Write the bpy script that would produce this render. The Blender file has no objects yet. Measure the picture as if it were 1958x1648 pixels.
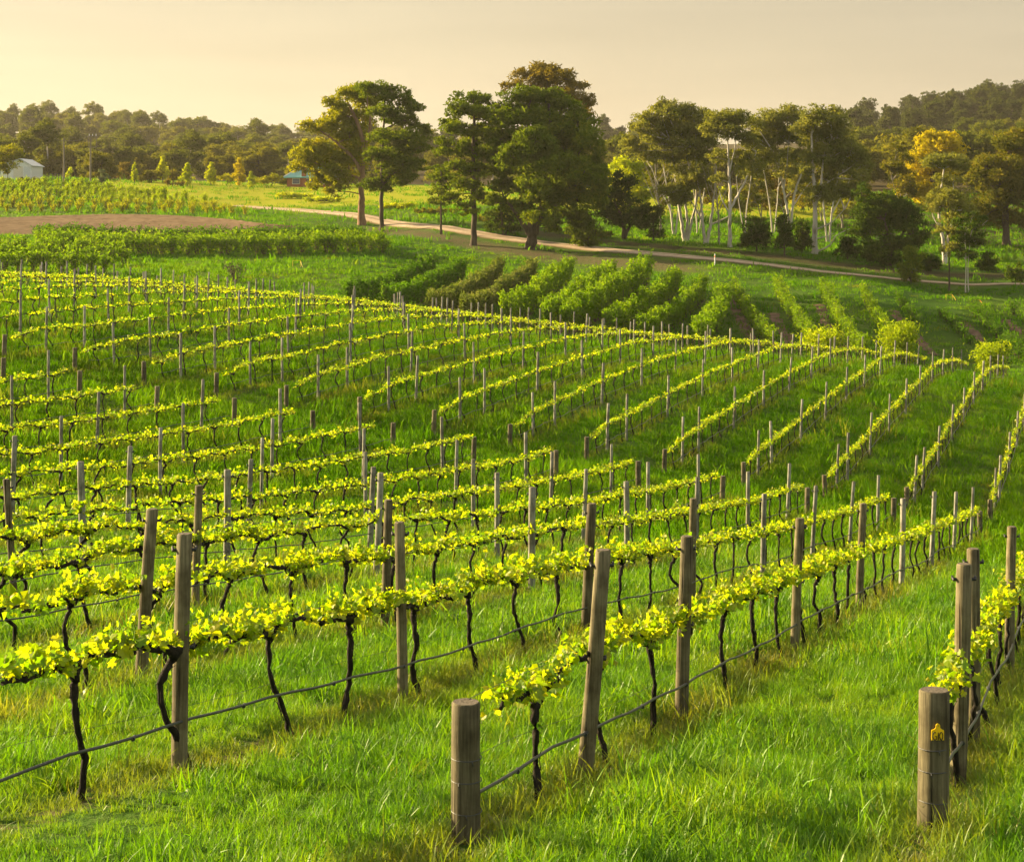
import bpy, math, random
import numpy as np

# ------------------------------------------------------------------ camera, sky, sun, exposure
C = bpy.context.scene.collection
SC = bpy.context.scene
F = 3400.0; YH = 400.0; CX = 979.0        # focal length, horizon row and centre column in photo pixels
cam = bpy.data.cameras.new("camera"); cam_o = bpy.data.objects.new("camera", cam); C.objects.link(cam_o)
cam.sensor_width = 36.0; cam.lens = 36.0 * F / 1958.0
cam.shift_y = (YH - 824.0) / 1958.0
cam.clip_start = 0.5; cam.clip_end = 9000.0
cam_o.location = (0, 0, 0); cam_o.rotation_euler = (math.radians(90), 0, 0)
SC.camera = cam_o

SUN_AZ = math.radians(-64)      # from straight ahead, to the left
SUN_EL = math.radians(17)
W = bpy.data.worlds.new("World"); SC.world = W; W.use_nodes = True
wn = W.node_tree; wn.nodes.clear()
sky = wn.nodes.new("ShaderNodeTexSky"); sky.sky_type = 'NISHITA'; sky.sun_disc = False
sky.sun_elevation = SUN_EL; sky.sun_rotation = SUN_AZ
sky.altitude = 100; sky.air_density = 1.3; sky.dust_density = 4.0; sky.ozone_density = 1.0
# warm evening overcast veil: thin high cloud tints the whole sky; its unseen side is raised as fill
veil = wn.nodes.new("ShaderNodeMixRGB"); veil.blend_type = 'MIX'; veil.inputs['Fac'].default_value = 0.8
tc = wn.nodes.new("ShaderNodeTexCoord")
sep = wn.nodes.new("ShaderNodeSeparateXYZ"); wn.links.new(tc.outputs['Generated'], sep.inputs[0])
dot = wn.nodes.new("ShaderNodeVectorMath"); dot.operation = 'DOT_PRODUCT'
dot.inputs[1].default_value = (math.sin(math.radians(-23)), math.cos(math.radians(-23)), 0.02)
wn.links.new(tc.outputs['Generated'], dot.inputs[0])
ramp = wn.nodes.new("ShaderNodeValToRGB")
cr = ramp.color_ramp; cr.elements[0].position = 0.0; cr.elements[0].color = (5.3, 5.15, 4.6, 1)  # sky behind and overhead, brightened as added fill for shaded sides
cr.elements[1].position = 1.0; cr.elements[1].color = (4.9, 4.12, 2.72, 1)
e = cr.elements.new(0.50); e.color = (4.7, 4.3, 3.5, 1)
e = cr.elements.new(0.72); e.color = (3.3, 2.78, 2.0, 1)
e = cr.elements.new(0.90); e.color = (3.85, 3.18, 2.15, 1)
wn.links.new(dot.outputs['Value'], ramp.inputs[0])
# faint streaks of cloud
mp = wn.nodes.new("ShaderNodeMapping"); mp.inputs['Scale'].default_value = (2.2, 2.2, 26)
wn.links.new(tc.outputs['Generated'], mp.inputs[0])
nz = wn.nodes.new("ShaderNodeTexNoise"); nz.inputs['Scale'].default_value = 2.2; nz.inputs['Detail'].default_value = 4
wn.links.new(mp.outputs[0], nz.inputs[0])
mr = wn.nodes.new("ShaderNodeMapRange"); mr.inputs[3].default_value = 0.86; mr.inputs[4].default_value = 1.12
wn.links.new(nz.outputs[0], mr.inputs[0])
# brighter towards the horizon
mh = wn.nodes.new("ShaderNodeMapRange"); mh.inputs[1].default_value = 0.0; mh.inputs[2].default_value = 0.12
mh.inputs[3].default_value = 1.14; mh.inputs[4].default_value = 0.82
wn.links.new(sep.outputs['Z'], mh.inputs[0])
mu = wn.nodes.new("ShaderNodeMath"); mu.operation = 'MULTIPLY'
wn.links.new(mr.outputs[0], mu.inputs[0]); wn.links.new(mh.outputs[0], mu.inputs[1])
sc_ = wn.nodes.new("ShaderNodeVectorMath"); sc_.operation = 'SCALE'
wn.links.new(ramp.outputs[0], sc_.inputs[0]); wn.links.new(mu.outputs[0], sc_.inputs['Scale'])
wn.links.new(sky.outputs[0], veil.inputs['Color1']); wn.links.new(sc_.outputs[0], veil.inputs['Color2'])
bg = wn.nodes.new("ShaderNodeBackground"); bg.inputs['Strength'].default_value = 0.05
wo = wn.nodes.new("ShaderNodeOutputWorld")
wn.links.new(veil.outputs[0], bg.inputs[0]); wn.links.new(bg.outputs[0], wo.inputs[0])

sun = bpy.data.lights.new("sun", 'SUN'); sun.energy = 5.0; sun.angle = math.radians(0.6); sun.color = (1.0, 0.78, 0.44)
sun_o = bpy.data.objects.new("sun", sun); C.objects.link(sun_o)
# direction towards the sun: az measured from +Y, negative = left (-X)
sd = np.array([math.sin(SUN_AZ) * math.cos(SUN_EL), math.cos(SUN_AZ) * math.cos(SUN_EL), math.sin(SUN_EL)])
from mathutils import Vector, Matrix
sun_o.rotation_euler = Vector(sd).to_track_quat('Z', 'Y').to_euler()
sun_o.location = (-60, 40, 60)
vs = SC.view_settings
SC.display_settings.display_device = 'sRGB'
vs.view_transform = 'Standard'; vs.look = 'None'; vs.gamma = 1.0; vs.use_curve_mapping = False; vs.exposure = 2.08
cy = SC.cycles
cy.max_bounces = 5; cy.diffuse_bounces = 2; cy.glossy_bounces = 1; cy.transmission_bounces = 3; cy.transparent_max_bounces = 4
cy.volume_bounces = 0; cy.caustics_reflective = False; cy.caustics_refractive = False
cy.use_adaptive_sampling = True; cy.adaptive_threshold = 0.02
cy.use_denoising = True
cy.sample_clamp_indirect = 4.0

# ------------------------------------------------------------------ helpers
rng = np.random.default_rng(7)
class Geo:
    """collects vertices and faces, then links them as one mesh object"""
    def __init__(s): s.V = []; s.F = []; s.M = []; s.n = 0
    def add(s, V, F, mat=0):
        V = np.asarray(V, float).reshape(-1, 3); F = np.asarray(F, int)
        if len(F) == 0: return
        s.V.append(V); s.F.append(F + s.n); s.M.append(np.full(len(F), mat, int)); s.n += len(V)
    def mesh(s, name, mats, smooth=False):
        me = bpy.data.meshes.new(name)
        V = np.concatenate(s.V)
        tot = np.concatenate([np.full(len(f), f.shape[1]) for f in s.F])
        loops = np.concatenate([f.ravel() for f in s.F])
        me.vertices.add(len(V)); me.vertices.foreach_set("co", V.ravel().astype(np.float32))
        me.loops.add(len(loops)); me.loops.foreach_set("vertex_index", loops.astype(np.int32))
        me.polygons.add(len(tot)); me.polygons.foreach_set("loop_start", np.r_[0, np.cumsum(tot)[:-1]].astype(np.int32))
        me.polygons.foreach_set("material_index", np.concatenate(s.M).astype(np.int32))
        sm = np.full(len(tot), bool(smooth)); me.polygons.foreach_set("use_smooth", sm)
        for m in mats: me.materials.append(m)
        me.update(calc_edges=True)
        return me
    def build(s, name, mats, parent=None, smooth=False, loc=None):
        if not isinstance(mats, (list, tuple)): mats = [mats]
        o = bpy.data.objects.new(name, s.mesh(name, mats, smooth)); C.objects.link(o)
        if parent is not None: o.parent = parent
        if loc is not None: o.location = loc
        return o
def tag(o, label=None, cat=None, group=None, kind=None):
    if label: o["label"] = label
    if cat: o["category"] = cat
    if group: o["group"] = group
    if kind: o["kind"] = kind
    return o
def empty(name, loc, label, cat, group=None):
    o = bpy.data.objects.new(name, None); C.objects.link(o); o.location = loc; o.empty_display_size = .3
    return tag(o, label, cat, group)
def dup(root, loc, rz=0.0, sc=1.0, label=None, group=None):
    r = root.copy(); C.objects.link(r); r.location = loc; r.rotation_euler = (0, 0, rz)
    r.scale = (sc, sc, sc) if np.isscalar(sc) else sc
    if label: r["label"] = label
    if group: r["group"] = group
    for ch in list(root.children):
        c = ch.copy(); C.objects.link(c); c.parent = r
    return r
def tube(P, R, sides=7, jit=0.0, rg=None):
    """a tapered tube through the points P with radii R -> verts, quads"""
    P = np.asarray(P, float); n = len(P); R = np.broadcast_to(np.asarray(R, float), (n,))
    T = np.gradient(P, axis=0); T /= np.linalg.norm(T, axis=1)[:, None] + 1e-9
    up = np.array([0, 0, 1.0]) if abs(T[:, 2]).mean() < .8 else np.array([1.0, 0, 0])
    A = np.cross(T, up); A /= np.linalg.norm(A, axis=1)[:, None] + 1e-9
    B = np.cross(T, A)
    a = np.arange(sides) / sides * 2 * np.pi
    r = R[:, None] * np.ones((1, sides))
    if jit and rg is not None: r = r * (1 + rg.normal(0, jit, (n, sides)))
    V = P[:, None] + r[..., None] * (np.cos(a)[None, :, None] * A[:, None] + np.sin(a)[None, :, None] * B[:, None])
    V = V.reshape(-1, 3)
    i = np.arange(n - 1)[:, None] * sides; j = np.arange(sides)[None]; j2 = (j + 1) % sides
    Q = np.stack([i + j, i + j2, i + sides + j2, i + sides + j], -1).reshape(-1, 4)
    return V, Q
def add_tube(g, P, R, sides=7, mat=0, cap=False, jit=0.0, rg=None):
    V, Q = tube(P, R, sides, jit, rg); g.add(V, Q, mat)
    if cap:
        n = len(P); b = (n - 1) * sides
        g.add(np.vstack([V[b:], np.asarray(P[-1])[None]]), np.stack([np.arange(sides), (np.arange(sides) + 1) % sides, np.full(sides, sides)], -1), mat)
        g.add(np.vstack([V[:sides], np.asarray(P[0])[None]]), np.stack([(np.arange(sides) + 1) % sides, np.arange(sides), np.full(sides, sides)], -1), mat)
def add_box(g, c, d, mat=0, rz=0.0):
    x, y, z = np.array(d) / 2
    V = np.array([[sx * x, sy * y, sz * z] for sz in (-1, 1) for sy in (-1, 1) for sx in (-1, 1)])
    if rz:
        co, si = math.cos(rz), math.sin(rz); V = V @ np.array([[co, si, 0], [-si, co, 0], [0, 0, 1]])
    g.add(V + np.asarray(c), [[0, 2, 3, 1], [4, 5, 7, 6], [0, 1, 5, 4], [2, 6, 7, 3], [0, 4, 6, 2], [1, 3, 7, 5]], mat)
def smooth_path(P, n):
    """Catmull-Rom through the points P"""
    P = np.asarray(P, float); m = len(P)
    Q = np.vstack([2 * P[0] - P[1], P, 2 * P[-1] - P[-2]])
    t = np.linspace(0, m - 1 - 1e-6, n); i = t.astype(int); f = (t - i)[:, None]
    a, b, c, d = Q[i], Q[i + 1], Q[i + 2], Q[i + 3]
    return .5 * (2 * b + (c - a) * f + (2 * a - 5 * b + 4 * c - d) * f * f + (3 * b - a - 3 * c + d) * f ** 3)
def rotmats(n, rg, tilt=1.0):
    """random rotations: normals tilt*random away from up"""
    N = rg.normal(0, 1, (n, 3)); N /= np.linalg.norm(N, axis=1)[:, None]
    N = N * tilt + np.array([0, 0, 1.0]) * (1 - tilt); N /= np.linalg.norm(N, axis=1)[:, None] + 1e-9
    U = rg.normal(0, 1, (n, 3)); U -= (U * N).sum(1)[:, None] * N; U /= np.linalg.norm(U, axis=1)[:, None] + 1e-9
    return np.stack([U, np.cross(N, U), N], 1)     # rows: x, y, z axes
def scatter(g, tmplV, tmplF, P, M, S, mat=0):
    """copies of a little template at P with axes M and sizes S, into one mesh"""
    n = len(P)
    if n == 0: return
    S = np.broadcast_to(np.asarray(S, float), (n,))
    V = np.einsum('kj,njc->nkc', tmplV, M) * S[:, None, None] + P[:, None]
    Fc = tmplF[None] + (np.arange(n) * len(tmplV))[:, None, None]
    g.add(V.reshape(-1, 3), Fc.reshape(-1, tmplF.shape[1]), mat)
ORD = ["", "first", "second", "third", "fourth", "fifth", "sixth", "seventh", "eighth", "ninth", "tenth", "eleventh", "twelfth", "thirteenth",
       "fourteenth", "fifteenth", "sixteenth", "seventeenth", "eighteenth", "nineteenth", "twentieth"]
def ordinal(n):
    if n <= 20: return ORD[n]
    t = {2: "twenty", 3: "thirty", 4: "forty", 5: "fifty"}[n // 10]
    return t + "-" + ORD[n % 10] if n % 10 else {"twenty": "twentieth", "thirty": "thirtieth", "forty": "fortieth", "fifty": "fiftieth"}[t]

# ------------------------------------------------------------------ materials
def new_mat(name):
    m = bpy.data.materials.new(name); m.use_nodes = True; nt = m.node_tree; nt.nodes.clear()
    out = nt.nodes.new("ShaderNodeOutputMaterial"); return m, nt, out
def ramp_node(nt, stops, fac):
    r = nt.nodes.new("ShaderNodeValToRGB"); c = r.color_ramp
    while len(c.elements) < len(stops): c.elements.new(.5)
    for e_, (p, col) in zip(c.elements, stops): e_.position = p; e_.color = (*col, 1)
    nt.links.new(fac, r.inputs[0]); return r.outputs[0]
def noise_node(nt, scale, detail=4, vec=None, rough=.55):
    n = nt.nodes.new("ShaderNodeTexNoise"); n.inputs['Scale'].default_value = scale; n.inputs['Detail'].default_value = detail
    n.inputs['Roughness'].default_value = rough
    if vec is not None: nt.links.new(vec, n.inputs['Vector'])
    return n.outputs[0]
def mix_col(nt, fac, a, b, mode='MIX'):
    m = nt.nodes.new("ShaderNodeMixRGB"); m.blend_type = mode
    for v, s in ((fac, 0), (a, 1), (b, 2)):
        if hasattr(v, 'links'): nt.links.new(v, m.inputs[s])
        elif s == 0: m.inputs[0].default_value = v
        else: m.inputs[s].default_value = (*v, 1)
    return m.outputs[0]
def leaf_mat(name, stops, trans=(1.2, 1.25, .6), tfac=.45, gloss=.12, dryattr=None, big=0.0, rough=.45):
    """leaves: diffuse + light coming through, varied leaf by leaf and clump by clump"""
    m, nt, out = new_mat(name)
    geo = nt.nodes.new("ShaderNodeNewGeometry"); oi = nt.nodes.new("ShaderNodeObjectInfo")
    fac = geo.outputs['Random Per Island']
    if big:
        tcn = nt.nodes.new("ShaderNodeTexCoord")
        nn = noise_node(nt, big, 3, geo.outputs['Position'])
        mm = nt.nodes.new("ShaderNodeMath"); mm.operation = 'MULTIPLY_ADD'; mm.inputs[1].default_value = .45
        nt.links.new(fac, mm.inputs[0])
        m2 = nt.nodes.new("ShaderNodeMath"); m2.operation = 'MULTIPLY_ADD'; m2.inputs[1].default_value = 1.3; m2.inputs[2].default_value = -.37
        nt.links.new(nn, m2.inputs[0]); nt.links.new(m2.outputs[0], mm.inputs[2]); fac = mm.outputs[0]
    col = ramp_node(nt, stops, fac)
    if dryattr:
        at = nt.nodes.new("ShaderNodeAttribute"); at.attribute_type = 'INSTANCER'; at.attribute_name = dryattr
        col = mix_col(nt, at.outputs['Fac'], col, (.20, .17, .045))
    d = nt.nodes.new("ShaderNodeBsdfDiffuse"); nt.links.new(col, d.inputs[0])
    t = nt.nodes.new("ShaderNodeBsdfTranslucent")
    tcol = mix_col(nt, 1.0, col, trans, 'MULTIPLY'); nt.links.new(tcol, t.inputs[0])
    mx = nt.nodes.new("ShaderNodeMixShader"); mx.inputs[0].default_value = tfac
    nt.links.new(d.outputs[0], mx.inputs[1]); nt.links.new(t.outputs[0], mx.inputs[2])
    sh = mx.outputs[0]
    if gloss:
        gl = nt.nodes.new("ShaderNodeBsdfGlossy"); gl.inputs['Roughness'].default_value = rough; gl.inputs[0].default_value = (1, 1, .9, 1)
        m3 = nt.nodes.new("ShaderNodeMixShader"); m3.inputs[0].default_value = gloss * .5
        nt.links.new(sh, m3.inputs[1]); nt.links.new(gl.outputs[0], m3.inputs[2]); sh = m3.outputs[0]
    nt.links.new(sh, out.inputs[0]); return m
def rough_mat(name, stops, scale=6.0, stretch=(1, 1, 1), bump=.3, rough=.85, bscale=None, spec=.2, obj=True, rnd=.0):
    m, nt, out = new_mat(name)
    tcn = nt.nodes.new("ShaderNodeTexCoord"); mpn = nt.nodes.new("ShaderNodeMapping"); mpn.inputs['Scale'].default_value = stretch
    nt.links.new(tcn.outputs['Object'], mpn.inputs[0])
    oi = nt.nodes.new("ShaderNodeObjectInfo")
    if rnd:
        av = nt.nodes.new("ShaderNodeVectorMath"); av.operation = 'SCALE'; av.inputs[0].default_value = (17, 31, 47)
        nt.links.new(oi.outputs['Random'], av.inputs['Scale']); nt.links.new(av.outputs[0], mpn.inputs[1])
    n1 = noise_node(nt, scale, 6, mpn.outputs[0], .65)
    col = ramp_node(nt, stops, n1)
    if rnd:
        hs = nt.nodes.new("ShaderNodeHueSaturation"); mrr = nt.nodes.new("ShaderNodeMapRange")
        mrr.inputs[3].default_value = 1 - rnd; mrr.inputs[4].default_value = 1 + rnd
        nt.links.new(oi.outputs['Random'], mrr.inputs[0]); nt.links.new(mrr.outputs[0], hs.inputs['Value']); nt.links.new(col, hs.inputs['Color']); col = hs.outputs[0]
    p = nt.nodes.new("ShaderNodeBsdfPrincipled"); nt.links.new(col, p.inputs['Base Color'])
    p.inputs['Roughness'].default_value = rough; p.inputs['Specular IOR Level'].default_value = spec
    if bump:
        b = nt.nodes.new("ShaderNodeBump"); b.inputs['Strength'].default_value = bump; b.inputs['Distance'].default_value = .02
        n2 = noise_node(nt, bscale or scale * 2, 5, mpn.outputs[0], .7); nt.links.new(n2, b.inputs['Height']); nt.links.new(b.outputs[0], p.inputs['Normal'])
    nt.links.new(p.outputs[0], out.inputs[0]); return m
def plain(name, col, rough=.6, metal=0.0, spec=.4):
    m, nt, out = new_mat(name); p = nt.nodes.new("ShaderNodeBsdfPrincipled")
    geo = nt.nodes.new("ShaderNodeTexCoord"); n1 = noise_node(nt, 9, 4, geo.outputs['Object'])
    c = ramp_node(nt, [(.25, tuple(v * .8 for v in col)), (.75, tuple(min(1, v * 1.12) for v in col))], n1)
    nt.links.new(c, p.inputs['Base Color']); p.inputs['Roughness'].default_value = rough; p.inputs['Metallic'].default_value = metal
    p.inputs['Specular IOR Level'].default_value = spec; nt.links.new(p.outputs[0], out.inputs[0]); return m
M = {}
M['vine_leaf'] = leaf_mat("vine_leaf", [(0, (.11, .205, .005)), (.5, (.24, .305, .007)), (1, (.39, .365, .012))], (1.65, 1.7, .3), .60, .04)
M['vine_bark'] = rough_mat("vine_bark", [(.3, (.006, .005, .0035)), (.7, (.034, .026, .018))], 26, (1, 1, .35), .9, .95, 50)
M['grass'] = leaf_mat("grass_blade", [(0, (.026, .105, .003)), (.5, (.092, .235, .004)), (.88, (.185, .31, .006)), (1, (.30, .31, .03))], (1.6, 1.4, .35), .5, .035, 'dry', .5)
M['grass_far'] = leaf_mat('grass_far', [(0, (.036, .130, .003)), (.55, (.078, .205, .005)), (1, (.14, .25, .008))], (1.5, 1.3, .35), .45, 0, 'dry', .12)
def wood_mat(name, dark, light, rnd=.25):
    """round weathered timber: long grain streaks, drying cracks, per-post tone"""
    m, nt, out = new_mat(name)
    tcn = nt.nodes.new("ShaderNodeTexCoord"); oi = nt.nodes.new("ShaderNodeObjectInfo")
    av = nt.nodes.new("ShaderNodeVectorMath"); av.operation = 'SCALE'; av.inputs[0].default_value = (13, 29, 41); nt.links.new(oi.outputs['Random'], av.inputs['Scale'])
    ad = nt.nodes.new("ShaderNodeVectorMath"); ad.operation = 'ADD'; nt.links.new(tcn.outputs['Object'], ad.inputs[0]); nt.links.new(av.outputs[0], ad.inputs[1])
    mpn = nt.nodes.new("ShaderNodeMapping"); mpn.inputs['Scale'].default_value = (1, 1, .045); nt.links.new(ad.outputs[0], mpn.inputs[0])
    g1 = noise_node(nt, 55, 6, mpn.outputs[0], .7)
    col = ramp_node(nt, [(.30, dark), (.52, tuple((a + b) / 2 for a, b in zip(dark, light))), (.72, light)], g1)
    mp2 = nt.nodes.new("ShaderNodeMapping"); mp2.inputs['Scale'].default_value = (1, 1, .02); nt.links.new(ad.outputs[0], mp2.inputs[0])
    g2 = noise_node(nt, 30, 2, mp2.outputs[0], .5)
    crk = ramp_node(nt, [(.30, (.12, .10, .08)), (.36, (1, 1, 1))], g2)
    col = mix_col(nt, .85, col, crk, 'MULTIPLY')
    g3 = noise_node(nt, 4, 4, ad.outputs[0], .6)
    blot = ramp_node(nt, [(.38, (.45, .40, .33)), (.6, (1.05, 1.05, 1.0))], g3)
    col = mix_col(nt, .8, col, blot, 'MULTIPLY')
    hs = nt.nodes.new("ShaderNodeHueSaturation"); mrr = nt.nodes.new("ShaderNodeMapRange"); mrr.inputs[3].default_value = 1 - rnd; mrr.inputs[4].default_value = 1 + rnd
    nt.links.new(oi.outputs['Random'], mrr.inputs[0]); nt.links.new(mrr.outputs[0], hs.inputs['Value']); nt.links.new(col, hs.inputs['Color'])
    p = nt.nodes.new("ShaderNodeBsdfPrincipled"); nt.links.new(hs.outputs[0], p.inputs['Base Color']); p.inputs['Roughness'].default_value = .85; p.inputs['Specular IOR Level'].default_value = .2
    b = nt.nodes.new("ShaderNodeBump"); b.inputs['Strength'].default_value = .7; b.inputs['Distance'].default_value = .006
    nt.links.new(g1, b.inputs['Height']); b2 = nt.nodes.new("ShaderNodeBump"); b2.inputs['Strength'].default_value = .8; b2.inputs['Distance'].default_value = .01
    nt.links.new(crk, b2.inputs['Height']); nt.links.new(b.outputs[0], b2.inputs['Normal']); nt.links.new(b2.outputs[0], p.inputs['Normal'])
    nt.links.new(p.outputs[0], out.inputs[0]); return m
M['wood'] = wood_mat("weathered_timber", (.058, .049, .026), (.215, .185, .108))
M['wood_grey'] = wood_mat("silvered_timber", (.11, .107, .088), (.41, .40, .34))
M['wood_end'] = rough_mat("timber_end_grain", [(.3, (.045, .036, .026)), (.7, (.19, .16, .12))], 60, (1, 1, 1), .6, .9, 90)
M['hose'] = plain("black_poly_pipe", (.035, .038, .040), .38)
M['wire'] = plain("galvanised_wire", (.07, .07, .065), .6, .4)
M['clip'] = plain("black_plastic", (.010, .010, .010), .5)
M['tag'] = plain("yellow_tag_plastic", (.88, .56, .006), .45)
M['ink'] = plain("black_marker_ink", (.012, .010, .006), .6)
# ------------------------------------------------------------------ the lie of the land
# control points: photo column, photo row, metres ahead -> ground height there (camera height is 0)
def px(x,y,Z): return ((x-CX)/F*Z, Z, -(y-YH)/F*Z)
CP=[]  # control points X,Y,H
def add(lst,h=0.0):
    for x,y,Z in lst:
        X,Y,H=px(x,y,Z); CP.append((X,Y,H-h))
add([(1140,1045,13.56),(1307,1015,16.8),(1512,982,22.6),(1645,960,29),(1729,953,35.3),(1779,944,41.5),(1829,935,48.5),(1861,926,56),
(345,1022,13.1),(766,993,17.2),(1104,959,23),(1319,951,29.3),(1451,940,35.2),(1550,932,41.5),(1620,923,47.4),(1681,908,53.8),
(290,965,17.85),(720,945,23.6),(1005,931,29.75),(1187,919,35.6),(1320,914,42),(1423,904,48),
(363,923,24.3),(710,910,30.4),(940,905,36.4),(1109,898,42.5),(1234,885,48.5),(1333,871,54.6),
(0,925,24.9),(411,900,30.8),(690,895,36.9),(890,879,43),(1042,864,49.1),(1163,847,55),
(128,890,31.3),(452,876,37.4),(685,864,43.5),(860,846,49.6),(999,828,55.7),
(205,858,37.7),(467,843,43.7),(674,822,49.8),(276,820,44.4),(497,800,50.5),(90,797,45),(330,774,51),(514,750,57),
(155,751,51.5),(361,729,57.5),(206,701,58),(59,674,58.6),
(1843,1080,14.1),(1872,1058,15.8),(1932,1010,21.8)],1.75)
STUMPS=[(1893,958,64.8),(1733,932,63.5),(1578,910,62.8),(1421,885,63),(1270,862,63),(1121,838,63.2),(974,812,63.8),(829,785,64),(687,762,64.4),(547,740,64.9),(413,716,65.4),(275,694,65.8),(143,665,66.2),(8,641,66.6)]
add(STUMPS,.85); add([(892,1345,11.0),(1785,1340,11.6)],.85)
add([(1606,844,66),(1671,787,75),(1707,750,81.5),(1740,721,88),(1769,696,94.5),(1794,671,101),(1812,669,107),(1831,664,113.5),
(1167,768,66),(1199,757,68),(1278,720,74.3),(1349,690,80.6),(1402,668,87),(1458,651,93.4),(1498,638,99.7),
(748,696,66.9),(795,686,69.3),(905,657,75.6),(997,635,81.9),(1078,618,88.3),(1145,610,94.5),
(485,655,68),(543,647,70.5),(776,601,83),(94,590,69),(162,584,72)],1.75)
add([(0,607,70.7),(0,580,75.3),(0,554,80),(0,537,86),(0,524,97),(0,520,106),(300,538,105),(660,572,108),(900,600,110),(1150,628,110),(1400,650,111),(1650,668,111),(1880,698,111)],.95)
# hidden hollow beyond the crest
add([(0,545,128),(300,570,128),(700,600,128),(1100,648,128),(1450,680,128),(1750,705,128),(1958,725,128)])
# far slope
add([(0,520,140),(300,522,142),(500,545,145),(700,562,147),(500,500,168),(740,503,168),(250,492,168),(300,484,175),(700,484,175),(0,470,175),
(0,445,190),(0,415,215),(450,440,197),(300,413,215),(0,405,222),(0,352,270),(450,400,238),
(478,397,245),(600,405,232),(690,414,218),(840,436,200),(1000,461,190),(1180,480,182),(1400,500,175),(1600,524,170),(1800,542,167),(1958,548,165),
(500,355,300),(820,362,290),(700,385,250),(200,350,285),(1300,450,215),(1500,405,255),(1400,430,225),(1700,430,245),(1958,450,250),
(692,430,212),(730,443,205),(906,470,187),(1015,476,185),(1310,463,198),(1557,486,188),(1810,510,186),(1815,556,164),
(1450,640,140),(1100,602,140),(1700,655,140),(1900,690,140),(1400,545,161),(1650,550,158),(900,495,178),(1850,580,155),(1958,600,152),(790,502,172),(1100,510,174)])
add([(0,345,380),(300,345,380),(700,350,400),(0,321,600),(400,321,600),(800,318,600),(100,256,900),(500,288,900),(800,303,900),(1200,278,900),(1200,350,400),(1500,345,400),
(1700,335,400),(1958,320,400),(1500,330,750),(1600,310,750),(1700,268,750),(1800,252,750),(1958,232,750),(1600,330,550),(1800,300,550),(1958,285,550)])
for Z,l,r in [(0,-2.3,-2.9),(11,-4.0,-4.3),(30,-5.5,-7.0),(60,-5.6,-10.5),(100,-3.0,-10.8),(150,-4,-12),(200,-1,-10),(300,4,-3),(500,10,12),(900,38,60)]:
    for u,e in ((-.75,l),(.75,r)):
        CP.append((u*(Z+18)*.8,Z,e))
CP+= [(0,0,-2.5),(-8,0,-2.4),(8,0,-2.7),(0,6,-3.2),(-4,7,-3.35),(4,7,-3.4),(0,-10,-1.5),(-8,-10,-1.4),(8,-10,-1.6)]
for X in(-1500,-700,0,700,1500): CP.append((X,3000,5)); CP.append((X*.7,1900,25))
CP=np.array(CP)
def cc(X,Y): return np.stack([X/(Y+18)*2.2,np.log(Y+15)],-1)
def tps(d2): return .5*d2*np.log(d2+1e-12)
class TPS:
    def __init__(s,P,H,lam):
        s.C=cc(P[:,0],P[:,1]); n=len(P)
        d2=((s.C[:,None]-s.C[None])**2).sum(-1)
        K=tps(d2)+lam*np.diag(1/ np.ones(n))
        A=np.zeros((n+3,n+3)); A[:n,:n]=K; A[:n,n]=1; A[:n,n+1:]=s.C; A[n:,:n]=A[:n,n:].T
        s.w=np.linalg.solve(A,np.r_[H,0,0,0]); s.n=n
    def __call__(s,X,Y):
        q=cc(X,Y); out=np.empty(len(q))
        for i in range(0,len(q),20000):
            b=q[i:i+20000]; d2=((b[:,None]-s.C[None])**2).sum(-1)
            out[i:i+20000]=tps(d2)@s.w[:s.n]+s.w[s.n]+b@s.w[s.n+1:]
        return out
_T = TPS(CP, CP[:, 2], 1e-3)
NV, NU = 430, 320
_v = np.linspace(math.log(5), math.log(3015), NV); _u = np.linspace(-.9, .9, NU)
_Y = np.exp(_v) - 15
GX = _u[None] * (_Y[:, None] + 18); GY = np.repeat(_Y[:, None], NU, 1)
GH = _T(GX.ravel(), GY.ravel()).reshape(NV, NU)
def _bump(X, Y):
    r = 0
    for i, (fx, fy, p, q) in enumerate(((1.9, .7, .3, 1.1), (.8, 1.6, 2.0, .4), (3.1, 2.3, 1.0, 2.2), (.35, .41, .2, .9))):
        r = r + np.sin(X * fx + 1.7 * np.sin(Y * fy * .6 + q) + p) * np.sin(Y * fy + 1.3 * np.sin(X * fx * .5 + p) + q) * (.02, .02, .012, .035)[i]
    return r
GH = GH + _bump(GX, GY) * np.clip(1.3 - GY / 400, .3, 1)
def ground(X, Y):
    """height of the ground sheet at X, Y"""
    X = np.asarray(X, float); Y = np.asarray(Y, float)
    fv = np.clip((np.log(np.maximum(Y + 15, 5.001)) - _v[0]) / (_v[1] - _v[0]), 0, NV - 1.001)
    fu = np.clip((X / (Y + 18) - _u[0]) / (_u[1] - _u[0]), 0, NU - 1.001)
    i = fv.astype(int); j = fu.astype(int); a = fv - i; b = fu - j
    return (GH[i, j] * (1 - a) * (1 - b) + GH[i + 1, j] * a * (1 - b) + GH[i, j + 1] * (1 - a) * b + GH[i + 1, j + 1] * a * b)
def spot(x, y, ymin=125.0, ymax=1500.0):
    """where the sight line through a photo pixel first meets the ground beyond ymin metres"""
    Y = np.exp(np.linspace(math.log(ymin), math.log(ymax), 1500))
    X = (x - CX) / F * Y; d = ground(X, Y) - (-(y - YH) / F * Y)
    k = np.argmax(d >= 0) if (d >= 0).any() else len(Y) - 1
    return np.array([X[k], Y[k], float(ground(X[k], Y[k]))])
def on(X, Y, dz=0.0): return np.stack([np.asarray(X, float), np.asarray(Y, float), ground(X, Y) + dz], -1)

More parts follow.
